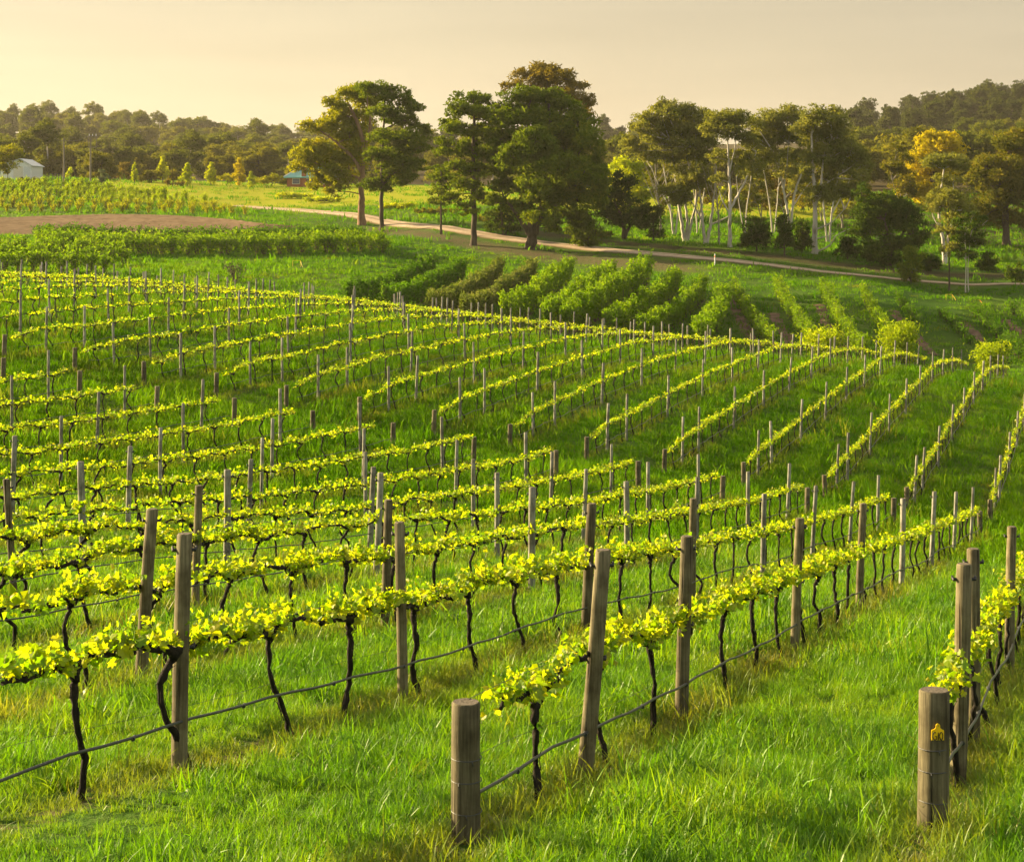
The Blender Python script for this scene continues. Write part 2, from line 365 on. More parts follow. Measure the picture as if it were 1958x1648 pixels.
def soft(d, w): return np.clip(.5 - d / w, 0, 1)
def ground_mat():
    m, nt, out = new_mat("ground_turf")
    geo = nt.nodes.new("ShaderNodeNewGeometry")
    n1 = noise_node(nt, .5, 6, geo.outputs['Position'], .7); n2 = noise_node(nt, 6, 5, geo.outputs['Position'], .7); n3 = noise_node(nt, .06, 4, geo.outputs['Position'])
    turf = ramp_node(nt, [(.25, (.016, .042, .004)), (.5, (.034, .085, .006)), (.75, (.065, .115, .012))], n1)
    turf = mix_col(nt, ramp_fac(nt, n2, .45, .75), turf, (.075, .085, .025))
    lush = ramp_node(nt, [(.35, (.05, .13, .010)), (.65, (.13, .19, .018))], n3)
    turf = mix_col(nt, .4, turf, lush)
    at = nt.nodes.new("ShaderNodeAttribute"); at.attribute_name = "cover"
    sp = nt.nodes.new("ShaderNodeSeparateColor"); nt.links.new(at.outputs['Color'], sp.inputs[0])
    soil = ramp_node(nt, [(.3, (.055, .040, .022)), (.7, (.15, .110, .062))], n2)
    litter = ramp_node(nt, [(.3, (.03, .03, .010)), (.7, (.085, .062, .03))], n1)
    def br(f):  # break the edge of a cover up with noise
        a = nt.nodes.new("ShaderNodeMath"); a.operation = 'MULTIPLY_ADD'; nt.links.new(n2, a.inputs[0]); a.inputs[1].default_value = 1.2; a.inputs[2].default_value = -.6
        b = nt.nodes.new("ShaderNodeMath"); b.operation = 'ADD'; nt.links.new(f, b.inputs[0]); nt.links.new(a.outputs[0], b.inputs[1])
        return ramp_fac(nt, b.outputs[0], .35, .65)
    c = mix_col(nt, br(sp.outputs['Red']), turf, soil)
    c = mix_col(nt, br(sp.outputs['Green']), c, litter)
    c = mix_col(nt, br(sp.outputs['Blue']), c, (.25, .265, .008))
    p = nt.nodes.new("ShaderNodeBsdfPrincipled"); nt.links.new(c, p.inputs['Base Color']); p.inputs['Roughness'].default_value = .95; p.inputs['Specular IOR Level'].default_value = .05
    b = nt.nodes.new("ShaderNodeBump"); b.inputs['Strength'].default_value = 1.0; b.inputs['Distance'].default_value = .15
    nt.links.new(n2, b.inputs['Height']); nt.links.new(b.outputs[0], p.inputs['Normal'])
    nt.links.new(p.outputs[0], out.inputs[0]); return m
def ramp_fac(nt, f, lo, hi):
    r = nt.nodes.new("ShaderNodeMapRange"); r.inputs[1].default_value = lo; r.inputs[2].default_value = hi; nt.links.new(f, r.inputs[0]); return r.outputs[0]

# ---- vine rows in plan.  k counts from the front stump's row (0) up the hill; -1 is the tagged stump's row
SLOPE_N, SLOPE_F = .332, .338
def near_x(k, Y): return SLOPE_N * Y - 3.95 - 2.85 * k
def near_end(k): return 57.4 + .36 * max(k, 0)
def far_start(k):
    if 0 <= k <= 13: x, _, Y = STUMPS[k]; return (x - CX) / F * Y, Y
    x, _, Y = STUMPS[13 if k > 13 else 0]; d = k - (13 if k > 13 else 0)
    return (x - CX) / F * Y - 2.72 * d, Y + .45 * d
def far_x(k, Y): X0, Y0 = far_start(k); return X0 + SLOPE_F * (Y - Y0)
NEAR_K = list(range(-1, 14)); FAR_K = list(range(0, 26))
def pix(X, Y): return CX + X / np.maximum(Y, .1) * F
def row_dist(X, Y):
    """distance to the nearest vine row line, metres (large outside the blocks)"""
    f = (SLOPE_N * Y - 3.95 - X) / 2.85
    dn = np.abs(f - np.round(f)) * 2.7; dn = np.where((Y < near_end(5)) & (Y > 9), dn, 9)
    X0, Y0 = far_start(6); f2 = (X0 + SLOPE_F * (Y - Y0) - X) / 2.8
    df = np.abs(f2 - np.round(f2)) * 2.65; df = np.where((Y > 64) & (Y < 126), df, 9)
    return np.minimum(dn, df)

# ---- land cover: red bare soil, green leaf litter under trees, blue sunlit hay meadow
ROAD_PX = [(455, 395), (480, 397), (540, 401.5), (600, 406), (690, 415), (840, 436), (920, 449), (1000, 461), (1090, 472), (1180, 481), (1290, 490.5), (1400, 500.5), (1500, 512), (1600, 524), (1700, 534), (1800, 542), (1880, 546), (2060, 552)]
ROAD = np.array([spot(x, y, 150) for x, y in ROAD_PX])
def poly_dist(X, Y, P):
    d = np.full(X.shape, 1e9)
    for a, b in zip(P[:-1, :2], P[1:, :2]):
        ab = b - a; t = np.clip(((X - a[0]) * ab[0] + (Y - a[1]) * ab[1]) / (ab @ ab), 0, 1)
        d = np.minimum(d, np.hypot(X - a[0] - t * ab[0], Y - a[1] - t * ab[1]))
    return d
def in_poly(X, Y, P):
    r = np.zeros(X.shape, bool); n = len(P); j = n - 1
    for i in range(n):
        (xi, yi), (xj, yj) = P[i], P[j]
        c = ((yi > Y) != (yj > Y)) & (X < (xj - xi) * (Y - yi) / (yj - yi + 1e-9) + xi); r ^= c; j = i
    return r
XX, YY = GX.ravel(), GY.ravel()
cover = np.zeros((len(XX), 4), np.float32); cover[:, 3] = 1
PXX = pix(XX, YY)
side = np.interp(XX, ROAD[:, 0], ROAD[:, 1])                        # the road's distance ahead at this X
dr = YY - side
# rough bank of bark and brown litter on the near side of the road under the trees, and the verge beyond
bank = np.clip(1 - np.abs(dr + 8) / 10, 0, 1) * np.clip((PXX - 600) / 120, 0, 1) * np.clip((1420 - PXX) / 120, 0, 1)
cover[:, 0] = np.maximum(cover[:, 0], bank * .7)
verge = np.clip(1 - np.abs(dr - 9) / 10, 0, 1) * np.clip((PXX - 880) / 150, 0, 1)
cover[:, 1] = np.maximum(cover[:, 1], verge * .75)
wood = np.clip((YY - 325) / 40, 0, 1); wood = np.where(PXX > 1600, np.clip((YY - 205) / 30, 0, 1), wood)
cover[:, 1] = np.maximum(cover[:, 1], wood)
hay = np.clip((YY - 232 - np.clip((300 - PXX) * .06, 0, 20)) / 14, 0, 1) * np.clip((335 - YY) / 20, 0, 1) * np.clip((1640 - PXX) / 60, 0, 1) * np.clip((PXX - 120) / 120, 0, 1)
cover[:, 2] = hay * .85
rd = row_dist(XX, YY)
cover[:, 0] = np.maximum(cover[:, 0], np.clip(1 - rd / .55, 0, 1) * .55)
gap = (YY > near_end(5) + .3) & (YY < 62.5)
cover[:, 0] = np.maximum(cover[:, 0], np.where(gap, .22, 0))
gg = Geo(); gg.add(np.stack([XX, YY, GH.ravel()], -1), (np.arange(NV - 1)[:, None] * NU + np.arange(NU - 1)[None])[..., None].reshape(-1, 1) + np.array([0, 1, NU + 1, NU]))
ground_o = gg.build("ground", ground_mat(), smooth=True); tag(ground_o, "rolling green hillside falling away and rising again to the wooded hills", None, None, "structure")
ca = ground_o.data.color_attributes.new("cover", 'FLOAT_COLOR', 'POINT'); ca.data.foreach_set("color", cover.ravel())

def ribbon(name, P, w, m, dz=.10, n=160, cross=5, kind="structure", label=None, wob=.0):
    """a strip draped on the ground along the plan line P"""
    Q = smooth_path(np.asarray(P)[:, :2].astype(float), n); T = np.gradient(Q, axis=0); T /= np.linalg.norm(T, axis=1)[:, None]
    N = np.stack([T[:, 1], -T[:, 0]], -1); w = np.broadcast_to(np.asarray(w, float), (n,)) if np.ndim(w) == 0 else np.interp(np.linspace(0, 1, n), np.linspace(0, 1, len(w)), w)
    o = np.linspace(-.5, .5, cross)
    R = Q[:, None] + N[:, None] * (o[None, :, None] * w[:, None, None])
    if wob: R[:, 0] += N * rng.normal(0, wob, (n, 1)); R[:, -1] += N * rng.normal(0, wob, (n, 1))
    Z = ground(R[..., 0], R[..., 1]) + dz * (1 - (np.abs(o) * 2) ** 4 * .9)[None]
    V = np.concatenate([R, Z[..., None]], -1).reshape(-1, 3)
    f = (np.arange(n - 1)[:, None] * cross + np.arange(cross - 1)[None]).reshape(-1, 1) + np.array([0, cross, cross + 1, 1])
    g = Geo(); g.add(V, f); ob = g.build(name, m, smooth=True)
    ob.data.attributes.new("cross", 'FLOAT', 'POINT').data.foreach_set("value", np.tile(o, n).astype(np.float32)); return tag(ob, label, None, None, kind)
M['gravel'] = rough_mat("pale_gravel", [(.3, (.30, .22, .15)), (.7, (.46, .36, .27))], 3, (1, 1, 1), .5, .95, 9, .1)
def road_mat():
    m, nt, out = new_mat("unsealed_road"); geo = nt.nodes.new("ShaderNodeNewGeometry"); at = nt.nodes.new("ShaderNodeAttribute"); at.attribute_name = "cross"
    n1 = noise_node(nt, 1.3, 6, geo.outputs['Position'], .7); n2 = noise_node(nt, 9, 5, geo.outputs['Position'], .7)
    c = ramp_node(nt, [(.3, (.31, .225, .15)), (.7, (.52, .40, .29))], n1)
    ab = nt.nodes.new("ShaderNodeMath"); ab.operation = 'ABSOLUTE'; nt.links.new(at.outputs['Fac'], ab.inputs[0])
    j = nt.nodes.new("ShaderNodeMath"); j.operation = 'MULTIPLY_ADD'; j.inputs[1].default_value = .16; nt.links.new(n1, j.inputs[0]); 
    k = nt.nodes.new("ShaderNodeMath"); k.operation = 'ADD'; k.inputs[1].default_value = -.08; nt.links.new(ab.outputs[0], k.inputs[0]); nt.links.new(k.outputs[0], j.inputs[2])
    prof = ramp_node(nt, [(.03, (.55, .55, .55)), (.13, (0, 0, 0)), (.33, (0, 0, 0)), (.47, (1, 1, 1))], j.outputs[0])
    c = mix_col(nt, prof, c, (.11, .095, .035))
    p = nt.nodes.new("ShaderNodeBsdfPrincipled"); nt.links.new(c, p.inputs['Base Color']); p.inputs['Roughness'].default_value = .95; p.inputs['Specular IOR Level'].default_value = .05
    b = nt.nodes.new("ShaderNodeBump"); b.inputs['Strength'].default_value = .8; b.inputs['Distance'].default_value = .05; nt.links.new(n2, b.inputs['Height']); nt.links.new(b.outputs[0], p.inputs['Normal'])
    nt.links.new(p.outputs[0], out.inputs[0]); return m
M['road'] = road_mat()
M['soil'] = rough_mat("bare_soil", [(.3, (.075, .045, .030)), (.7, (.19, .125, .085))], 1.2, (1, 1, 1), .9, .95, 5, .05)
ribbon("road", ROAD, [3.4, 3.5, 3.3, 2.7, 1.4, .8], M['road'], .16, 300, 13, label="pale unsealed farm road running across the slope under the trees", wob=.12)
M['tilled'] = rough_mat("tilled_soil", [(.3, (.125, .082, .045)), (.7, (.225, .155, .09))], .7, (1, 3, 1), .9, .95, 4, .05)
# ------------------------------------------------------------------ vineyard
# ---- posts
def post_mesh(h, r, sides=20, rg=rng, lean=(0, 0), taper=.93, end=.5, deep=.45):
    """round post: vertical body, slightly chamfered rim and an end-grain top (material 1)"""
    zs = np.array([-deep, 0, h * .2, h * .4, h * .6, h * .8, h - .012, h]); a = np.arange(sides) / sides * 2 * np.pi
    rr = r * np.interp(zs, [-.4, h], [1.03, taper]); rr[-1] -= .010
    lob = 1 + .035 * np.sin(2 * a + rg.uniform(0, 6)) + .02 * np.sin(5 * a + rg.uniform(0, 6))
    cx = lean[0] * zs + .006 * np.sin(zs * 2 + rg.uniform(0, 6)); cyy = lean[1] * zs
    V = np.stack([cx[:, None] + rr[:, None] * lob * np.cos(a), cyy[:, None] + rr[:, None] * lob * np.sin(a), np.repeat(zs[:, None], sides, 1)], -1)
    i = np.arange(len(zs) - 1)[:, None] * sides; j = np.arange(sides)[None]; j2 = (j + 1) % sides
    g = Geo(); g.add(V.reshape(-1, 3), np.stack([i + j, i + j2, i + sides + j2, i + sides + j], -1).reshape(-1, 4), 0)
    top = V[-1]; c = top.mean(0) + [0, 0, rg.uniform(-.004, .003)]
    g.add(np.vstack([top, c]), np.stack([np.arange(sides), (np.arange(sides) + 1) % sides, np.full(sides, sides)], -1), 1)
    return g
def ring(g, z, r, t=.004, lean=(0, 0), tilt=0.0, ph=0.0, mat=0, sides=28):
    a = np.linspace(0, 2 * np.pi, sides + 1)
    P = np.stack([lean[0] * z + r * np.cos(a), lean[1] * z + r * np.sin(a), z + tilt * np.cos(a + ph)], -1)
    add_tube(g, P, t, 6, mat)
POSTS = []
def near_rowphrase(k): return "the tagged stump's row" if k < 0 else ("the plain front stump's row" if k == 0 else f"{ordinal(k)} row behind the plain front stump")
def near_post_Y(k):
    if k == -1: return [14.1, 15.8, 21.9, 28, 34.1]
    L = [16.7 + .57 * k + 6.1 * j for j in range(-2, 9)]
    if k == 0: L = [13.56] + [y for y in L if y > 16]
    if k == 1: L = [13.1] + [y for y in L if y > 16]
    return [y for y in L if 12 < y < near_end(k) - 1.6]
LEAN = {(0, 13.56): (.085, 0), (2, 17.84): (.07, 0), (5, 31.65): (-.055, 0), (6, 38.32): (-.06, 0), (4, 25.08): (-.06, 0)}
nposts = 0
def clips(o, h, r, lean, n):
    for zz in (h * .93, h * .52)[:n]:
        for q in (-1, 1):
            g = Geo(); x = lean[0] * zz + q * (r + .008); P = [[x - q * .012, 0, zz], [x + q * .014, 0, zz], [x + q * .020, .016, zz + .012], [x + q * .020, .03, zz + .022]]
            add_tube(g, np.array(P) + [0, lean[1] * zz, 0], [.014, .015, .011, .007], 7, 0, True); g.build("wire_clip", M['clip'], o)
def one_post(k, Y, X, block, idx, total, h=None):
    rg = np.random.default_rng(int(1000 + k * 97 + Y * 13)); h = h or rg.normal(1.75, .03)
    lean = LEAN.get((k, round(Y, 2)))
    if lean is None: lean = (rg.normal(.012 + (.028 if pix(X, Y) > 1500 else 0), .018), rg.normal(0, .015))
    r = .058 if Y < 40 else .050; r *= rg.uniform(.9, 1.12)
    g = post_mesh(h, r, 20 if Y < 45 else 10, rg, lean)
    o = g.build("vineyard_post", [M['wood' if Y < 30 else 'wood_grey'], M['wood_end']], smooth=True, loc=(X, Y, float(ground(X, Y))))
    o.rotation_euler.z = rg.uniform(-.2, .2)
    if Y < 45 and block == 'near': clips(o, h, r * .97, lean, 2 if Y < 26 else 1)
    fromgap = total - idx if block == 'near' else idx + 1
    if block == 'near': lab = f"tall post, {ordinal(fromgap)} from the grassy gap, {near_rowphrase(k)}"
    else: lab = f"grey post, {ordinal(fromgap)} uphill from the grassy gap, {ordinal(k + 1)} row of the far block"
    tag(o, lab, "post", "tall posts in the vine rows")
def end_post(k, X, Y, block, h=.86, r=.075, wraps=3, lean=(0, 0), name_h=None, label=None):
    rg = np.random.default_rng(int(500 + k * 31 + Y * 7))
    g = post_mesh(h, r, 32 if Y < 20 else 16, rg, lean, .98)
    o = g.build("end_post", [M['wood'], M['wood_end']], smooth=True, loc=(X, Y, float(ground(X, Y))))
    for zz in ([h * .60, h * .44, h * .22], [h * .66, h * .5])[0 if Y < 20 else 1]:
        w = Geo(); ring(w, zz, r * 1.015, .0035 if Y < 20 else .006, lean, rg.uniform(-.008, .008), rg.uniform(0, 6))
        if Y < 20:   # the twisted tail of the wire
            a = rg.uniform(3.9, 5.2); P = [[r * 1.04 * math.cos(a), r * 1.04 * math.sin(a), zz], [r * 1.12 * math.cos(a + .05), r * 1.12 * math.sin(a + .05), zz - .012], [r * 1.06 * math.cos(a + .1), r * 1.06 * math.sin(a + .1), zz - .03]]
            add_tube(w, P, .0035, 5)
        w.build("wire_wrap", M['wire'], o)
    tag(o, label, "end post", "short end posts of the vine rows"); return o
# ---- vines
A5 = np.array([(0, 0), (-.33, -.14), (-.5, .16), (-.36, .36), (-.44, .68), (-.16, .66), (0, 1.0), (.16, .66), (.44, .68), (.36, .36), (.5, .16), (.33, -.14)])
LEAF0 = np.array([[x, y - .1, .10 * math.sin(5 * x + 3 * y) - .28 * abs(x) - .12 * y * y] for x, y in A5] + [[0, .28, .05]])
LEAF0F = np.array([[i, (i + 1) % 12, 12] for i in range(12)])
LEAF1 = np.array([[0, -.05, 0], [-.46, .1, -.14], [-.42, .62, -.20], [0, .95, -.05], [.42, .62, -.20], [.46, .1, -.14]]); LEAF1F = np.array([[0, 3, 2, 1], [0, 5, 4, 3]])
LEAF2 = np.array([[0, 0, 0], [-.45, .45, -.15], [0, .95, 0], [.45, .45, -.15]]); LEAF2F = np.array([[0, 2, 1], [0, 3, 2]])
def vine_geo(X, Y, slope, lod, rg, gl, gw, Ys):
    """adds one vine (world coordinates): foliage to gl, trunk and cordon to gw"""
    t = np.array([slope, 1.0]); t /= np.linalg.norm(t); nrm = np.array([t[1], -t[0]])
    span = .80
    ss = np.linspace(-span, span, 13)
    cx = X + t[0] * ss; cyy = Y + t[1] * ss; gz = ground(cx, cyy)
    gz = np.polyval(np.polyfit(ss, gz, 1), ss) * .7 + gz * .3
    hgt = .93 + .03 * np.sin(ss * 4 + rg.uniform(0, 6)) + rg.normal(0, .012, 13) - .05 * np.exp(-(ss / .12) ** 2)
    hgt = hgt - .30 * np.clip(1 - (cyy - Ys) / 2.6, 0, 1)
    cord = np.stack([cx + nrm[0] * rg.normal(0, .012, 13), cyy + nrm[1] * rg.normal(0, .012, 13), gz + hgt], -1)
    g0 = float(ground(X, Y)); head = cord[6]
    # trunk: bowed and swept along the row
    db = float(np.clip(rg.normal(.17, .13), -.08, .30)); b1 = rg.normal(-.085, .06); b2 = rg.normal(-.01, .06); lat = rg.normal(0, .03, 3)
    if rg.random() < .08: b1 -= .15
    b1 = max(b1, -.05 if Y < 12 else -.24); b2 = float(np.clip(b2, -.08, .08)); db = min(db, .12) if Y < 12 else db
    def tp(s_, n_, z): return np.array([X + t[0] * s_ + nrm[0] * n_, Y + t[1] * s_ + nrm[1] * n_, z])
    gb = float(ground(X + t[0] * db, Y + t[1] * db))
    hz = head[2]
    ctrl = [tp(db + .02, lat[0], gb - .12), tp(db, lat[0], gb + .06), tp(db * .62 + b2, lat[1], g0 + .28), tp(b1 + .1 * db, lat[2], g0 + .52), tp(b1 * .8, lat[2] * .6, g0 + .72), tp(0, 0, hz - .06), head + [0, 0, .0]]
    nseg = 22 if lod == 0 else (14 if lod == 1 else 8); sides = 9 if lod == 0 else (6 if lod == 1 else 4)
    P = smooth_path(ctrl, nseg)
    if lod < 2: P[1:-1] += rg.normal(0, .006, (nseg - 2, 3))
    R = np.interp(np.linspace(0, 1, nseg), [0, .12, .5, .85, 1], [.037, .027, .022, .028, .046]) * rg.uniform(.8, 1.12)
    if lod == 0: R = R * (1 + rg.normal(0, .12, nseg))
    add_tube(gw, P, R, sides, 0, True, .10 if lod < 2 else 0, rg)
    nc = 40 if lod == 0 else (20 if lod == 1 else 7)
    Pc = smooth_path(cord, nc)
    if lod < 2: Pc += rg.normal(0, .007, (nc, 3))
    Rc = np.interp(np.linspace(-1, 1, nc), [-1, -.5, 0, .5, 1], [.013, .020, .032, .020, .013]) * (1 + (rg.normal(0, .22, nc) if lod == 0 else rg.normal(0, .12, nc)))
    add_tube(gw, Pc, np.maximum(Rc, .008), max(sides - 1, 4), 0, True, .12 if lod < 2 else 0, rg)
    if lod == 0:
        for q in range(rg.integers(4, 9)):   # shaggy strips of bark
            i0 = rg.integers(3, nseg - 5); pp = P[i0:i0 + 4] + nrm_off(rg, .03); pp[-1] += rg.normal(0, .02, 3)
            add_tube(gw, pp, [.004, .003, .003, .002], 4)
    # spurs and shoots with leaves
    nsh = {0: 28, 1: 22, 2: 13}[lod]; nl = {0: 11, 1: 8, 2: 5}[lod]
    dens = rg.normal(0, 1)
    u = np.sort(rg.uniform(-span, span, nsh)); miss = rg.random(nsh) < .10
    for s_, ms in zip(u, miss):
        base = np.array([np.interp(s_, ss, cord[:, i]) for i in range(3)])
        L = (abs(rg.normal(.09, .075)) + .035) * (1.0 if lod == 0 else .82)
        d = np.array([*(t * rg.normal(0, .35) + nrm * rg.normal(0, .38)), 1.0]); d /= np.linalg.norm(d)
        if lod == 0: add_tube(gw, [base, base + d * .03 + rg.normal(0, .008, 3), base + d * .055], [.011, .010, .007], 5)
        if ms: continue
        tip = base + d * L
        if lod < 2 and L > .10: add_tube(gl, [base + d * .03, (base + tip) / 2 + rg.normal(0, .008, 3), tip], [.0035, .003, .002], 3, 1)
        n = max(2, int(nl * (.6 + L * 4)))
        f = rg.uniform(.12, 1.05, n)
        Pl = base + d * (f * L)[:, None] + np.c_[t[0] * rg.normal(0, .055, n) + nrm[0] * rg.normal(0, .05, n), t[1] * rg.normal(0, .055, n) + nrm[1] * rg.normal(0, .05, n), rg.normal(.0, .03, n)]
        S = (.026 + .062 * rg.random(n) ** 1.2) * (1.0 if lod < 2 else 1.55) * np.where(f > .85, .75, 1.05)
        Mx = rotmats(n, rg, .85)
        if lod == 0: scatter(gl, LEAF0, LEAF0F, Pl, Mx, S * 1.06)
        elif lod == 1: scatter(gl, LEAF1, LEAF1F, Pl, Mx, S * 1.05)
        else: scatter(gl, LEAF2, LEAF2F, Pl, Mx, S)
def nrm_off(rg, r):
    a = rg.uniform(0, 6.28); return np.array([r * math.cos(a), r * math.sin(a), 0]) * np.ones((4, 1))
M['shoot'] = plain("green_shoot", (.22, .24, .03), .6)
def row_start(block, k): return far_start(k)[1] if block == 'far' else {0: 11.0, -1: 11.6}.get(k, -50)
VINES = []   # (block, k, Y, X)
for k in NEAR_K:
    Y0 = 17.0 + .57 * max(k, 0) if k >= 0 else 16.9
    ys = [Y0 + 1.525 * j for j in range(-6, 40)]
    lo = 12.3 if k == 0 else (13.0 if k == -1 else 10.2)
    ys = [y for y in ys if lo <= y <= near_end(k) - .9]
    if k == 1: ys = [y + .3 if y < 12 else y for y in ys]
    for i, y in enumerate(ys):
        X = float(near_x(k, y)) if k >= 0 else float(SLOPE_N * y - 1.15)
        VINES.append(('near', k, y, X, len(ys) - i))
for k in FAR_K:
    X0, Y0 = far_start(k); ys = np.arange(Y0 + 1.3, 125, 1.525)
    for i, y in enumerate(ys): VINES.append(('far', k, float(y), float(far_x(k, y)), i + 1))
def in_view(X, Y, m=40): return -m < pix(X, Y) < 1958 + m
vis = sorted([v for v in VINES if in_view(v[3], v[2])], key=lambda v: v[2])
N_IND = 300
indiv, rest = vis[:N_IND], vis[N_IND:]
hid = [v for v in VINES if not in_view(v[3], v[2]) and in_view(v[3], v[2], 700)]
for (block, k, Y, X, idx) in indiv:
    rg = np.random.default_rng(int(k * 1000 + Y * 100 + 5000))
    if k == -1: lab = f"{ordinal(max(1, int(round((Y - 13.85) / 1.525)) + 1))} grapevine from the yellow tagged stump, along its row"
    elif block == 'near': lab = f"grapevine, {ordinal(idx)} from the grassy gap, {near_rowphrase(k)}"
    else: lab = f"grapevine, {ordinal(idx)} uphill from the grassy gap, {ordinal(k + 1)} row of the far block"
    o = empty("grapevine", (X, Y, float(ground(X, Y))), lab, "grapevine", "grapevines along the trellis rows")
    gl, gw = Geo(), Geo()
    vine_geo(X, Y, SLOPE_N if block == 'near' else SLOPE_F, 0 if Y < 27 else 1, rg, gl, gw, row_start(block, k))
    L = np.array(o.location)
    for g in (gl, gw): g.V = [v - L for v in g.V]
    gw.build("trunk", M['vine_bark'], o, smooth=True); gl.build("foliage", [M['vine_leaf'], M['shoot']], o)
gl, gw = Geo(), Geo()
for (block, k, Y, X, idx) in rest + hid:
    rg = np.random.default_rng(int(k * 1000 + Y * 100 + 5000))
    vine_geo(X, Y, SLOPE_N if block == 'near' else SLOPE_F, 2, rg, gl, gw, row_start(block, k))
fv_ = gl.build("distant_grapevines", [M['vine_leaf'], M['shoot']]); tag(fv_, "bright yellow leafed vine rows massed over the far crest", "grapevines", None, "stuff")
gw.build("wood", M['vine_bark'], fv_)["kind"] = "stuff"
# posts, stumps, hoses and wires
M['hose_far'] = M['hose']
for k in NEAR_K:
    fx = (lambda y, k=k: float(near_x(k, y)) if k >= 0 else float(SLOPE_N * y - 1.15))
    L = [y for y in near_post_Y(k)]
    for i, y in enumerate(L):
        if in_view(fx(y), y, 60): one_post(k, y, fx(y), 'near', i, len(L), {(0, 13.56): 1.74}.get((k, round(y, 2))))
    ye = near_end(k)
    if in_view(fx(ye), ye, 30): end_post(k, fx(ye), ye, 'near', .9, .085, lean=(rng.normal(.02, .02), 0), label=f"short stout post closing {near_rowphrase(k)} at the grassy gap")
for k in FAR_K:
    X0, Y0 = far_start(k)
    if in_view(X0, Y0, 30): end_post(k, X0, Y0, 'far', .88, .085, lean=(rng.normal(.01, .02), 0), label=f"short stump starting the {ordinal(k + 1)} row of the far block, above the grassy gap")
    L = [Y0 + 2.6] + list(np.arange(Y0 + 5.2, 124, 6.35))
    for i, y in enumerate(L):
        if in_view(far_x(k, y), y, 20): one_post(k, y, float(far_x(k, y)), 'far', i, len(L))
st = end_post(0, (892 - CX) / F * 11.0, 11.0, 'near', .86, .092, label="plain weathered end stump wrapped with three wires in the front grass")
sg = end_post(-1, (1785 - CX) / F * 11.6, 11.6, 'near', .92, .097, label="dark topped end stump carrying a yellow number tag")
# the ear tag nailed to the stump: a rounded yellow plate with a neck, marked G10 by hand
def strokes(g, lines, y, w, mat=0):
    for P in lines:
        P = np.array(P, float); add_tube(g, np.c_[P[:, 0], np.full(len(P), y), P[:, 1]], w, 6, mat, True)
a = np.linspace(0, np.pi, 9); tw = .041; out_ = [(-tw, -.045), (-tw, .018)] + [(-.020 + .0, .030), (-.014, .040)] + [(.014 * -math.cos(q), .050 + .014 * math.sin(q)) for q in a] + [(.014, .040), (.020, .030), (tw, .018), (tw, -.045)]
out_ = np.array(out_); n = len(out_)
cur = lambda P, off: np.array([[x, -math.sqrt(max(.101 ** 2 - x * x, 0)) - off, z] for x, z in P])
tgm = Geo(); fr, bk = cur(out_, .006), cur(out_, .001)
ctr = np.array([[0, -.107, -.01]]); ctb = np.array([[0, -.102, -.01]])
tgm.add(np.vstack([fr, ctr]), [[i, (i + 1) % n, n] for i in range(n)]); tgm.add(np.vstack([bk, ctb]), [[(i + 1) % n, i, n] for i in range(n)])
tgm.add(np.vstack([fr, bk]), [[i, n + i, n + (i + 1) % n, (i + 1) % n] for i in range(n)])
tg = tgm.build("number_tag", M['tag'], sg, loc=(.004, 0, .665)); tg["label"] = "small yellow ear tag hand lettered G10"
tl = Geo()
def arc(cx_, cz, rx, rz, a0, a1, m=14): q = np.radians(np.linspace(a0, a1, m)); return [(cx_ + rx * math.cos(v), cz + rz * math.sin(v)) for v in q]
lines = [arc(-.021, -.016, .012, .024, 60, 300) + [(-.010, -.036), (-.010, -.018), (-.019, -.018)], [(.001, .008), (.001, -.040)], arc(.021, -.016, .011, .024, 0, 360, 20)]
for P in lines:
    P = np.array(P); add_tube(tl, np.c_[P[:, 0], -np.sqrt(.101 ** 2 - P[:, 0] ** 2) - .0075, P[:, 1]], .0032, 5, 0, True)
tl.build("lettering", M['ink'], tg)
ng = Geo(); ng.add(*(lambda V, Q: (V, Q))(*tube([[0, -.104, .052], [0, -.112, .052]], [.004, .004], 8))); ng.build("nail", M['wire'], tg)
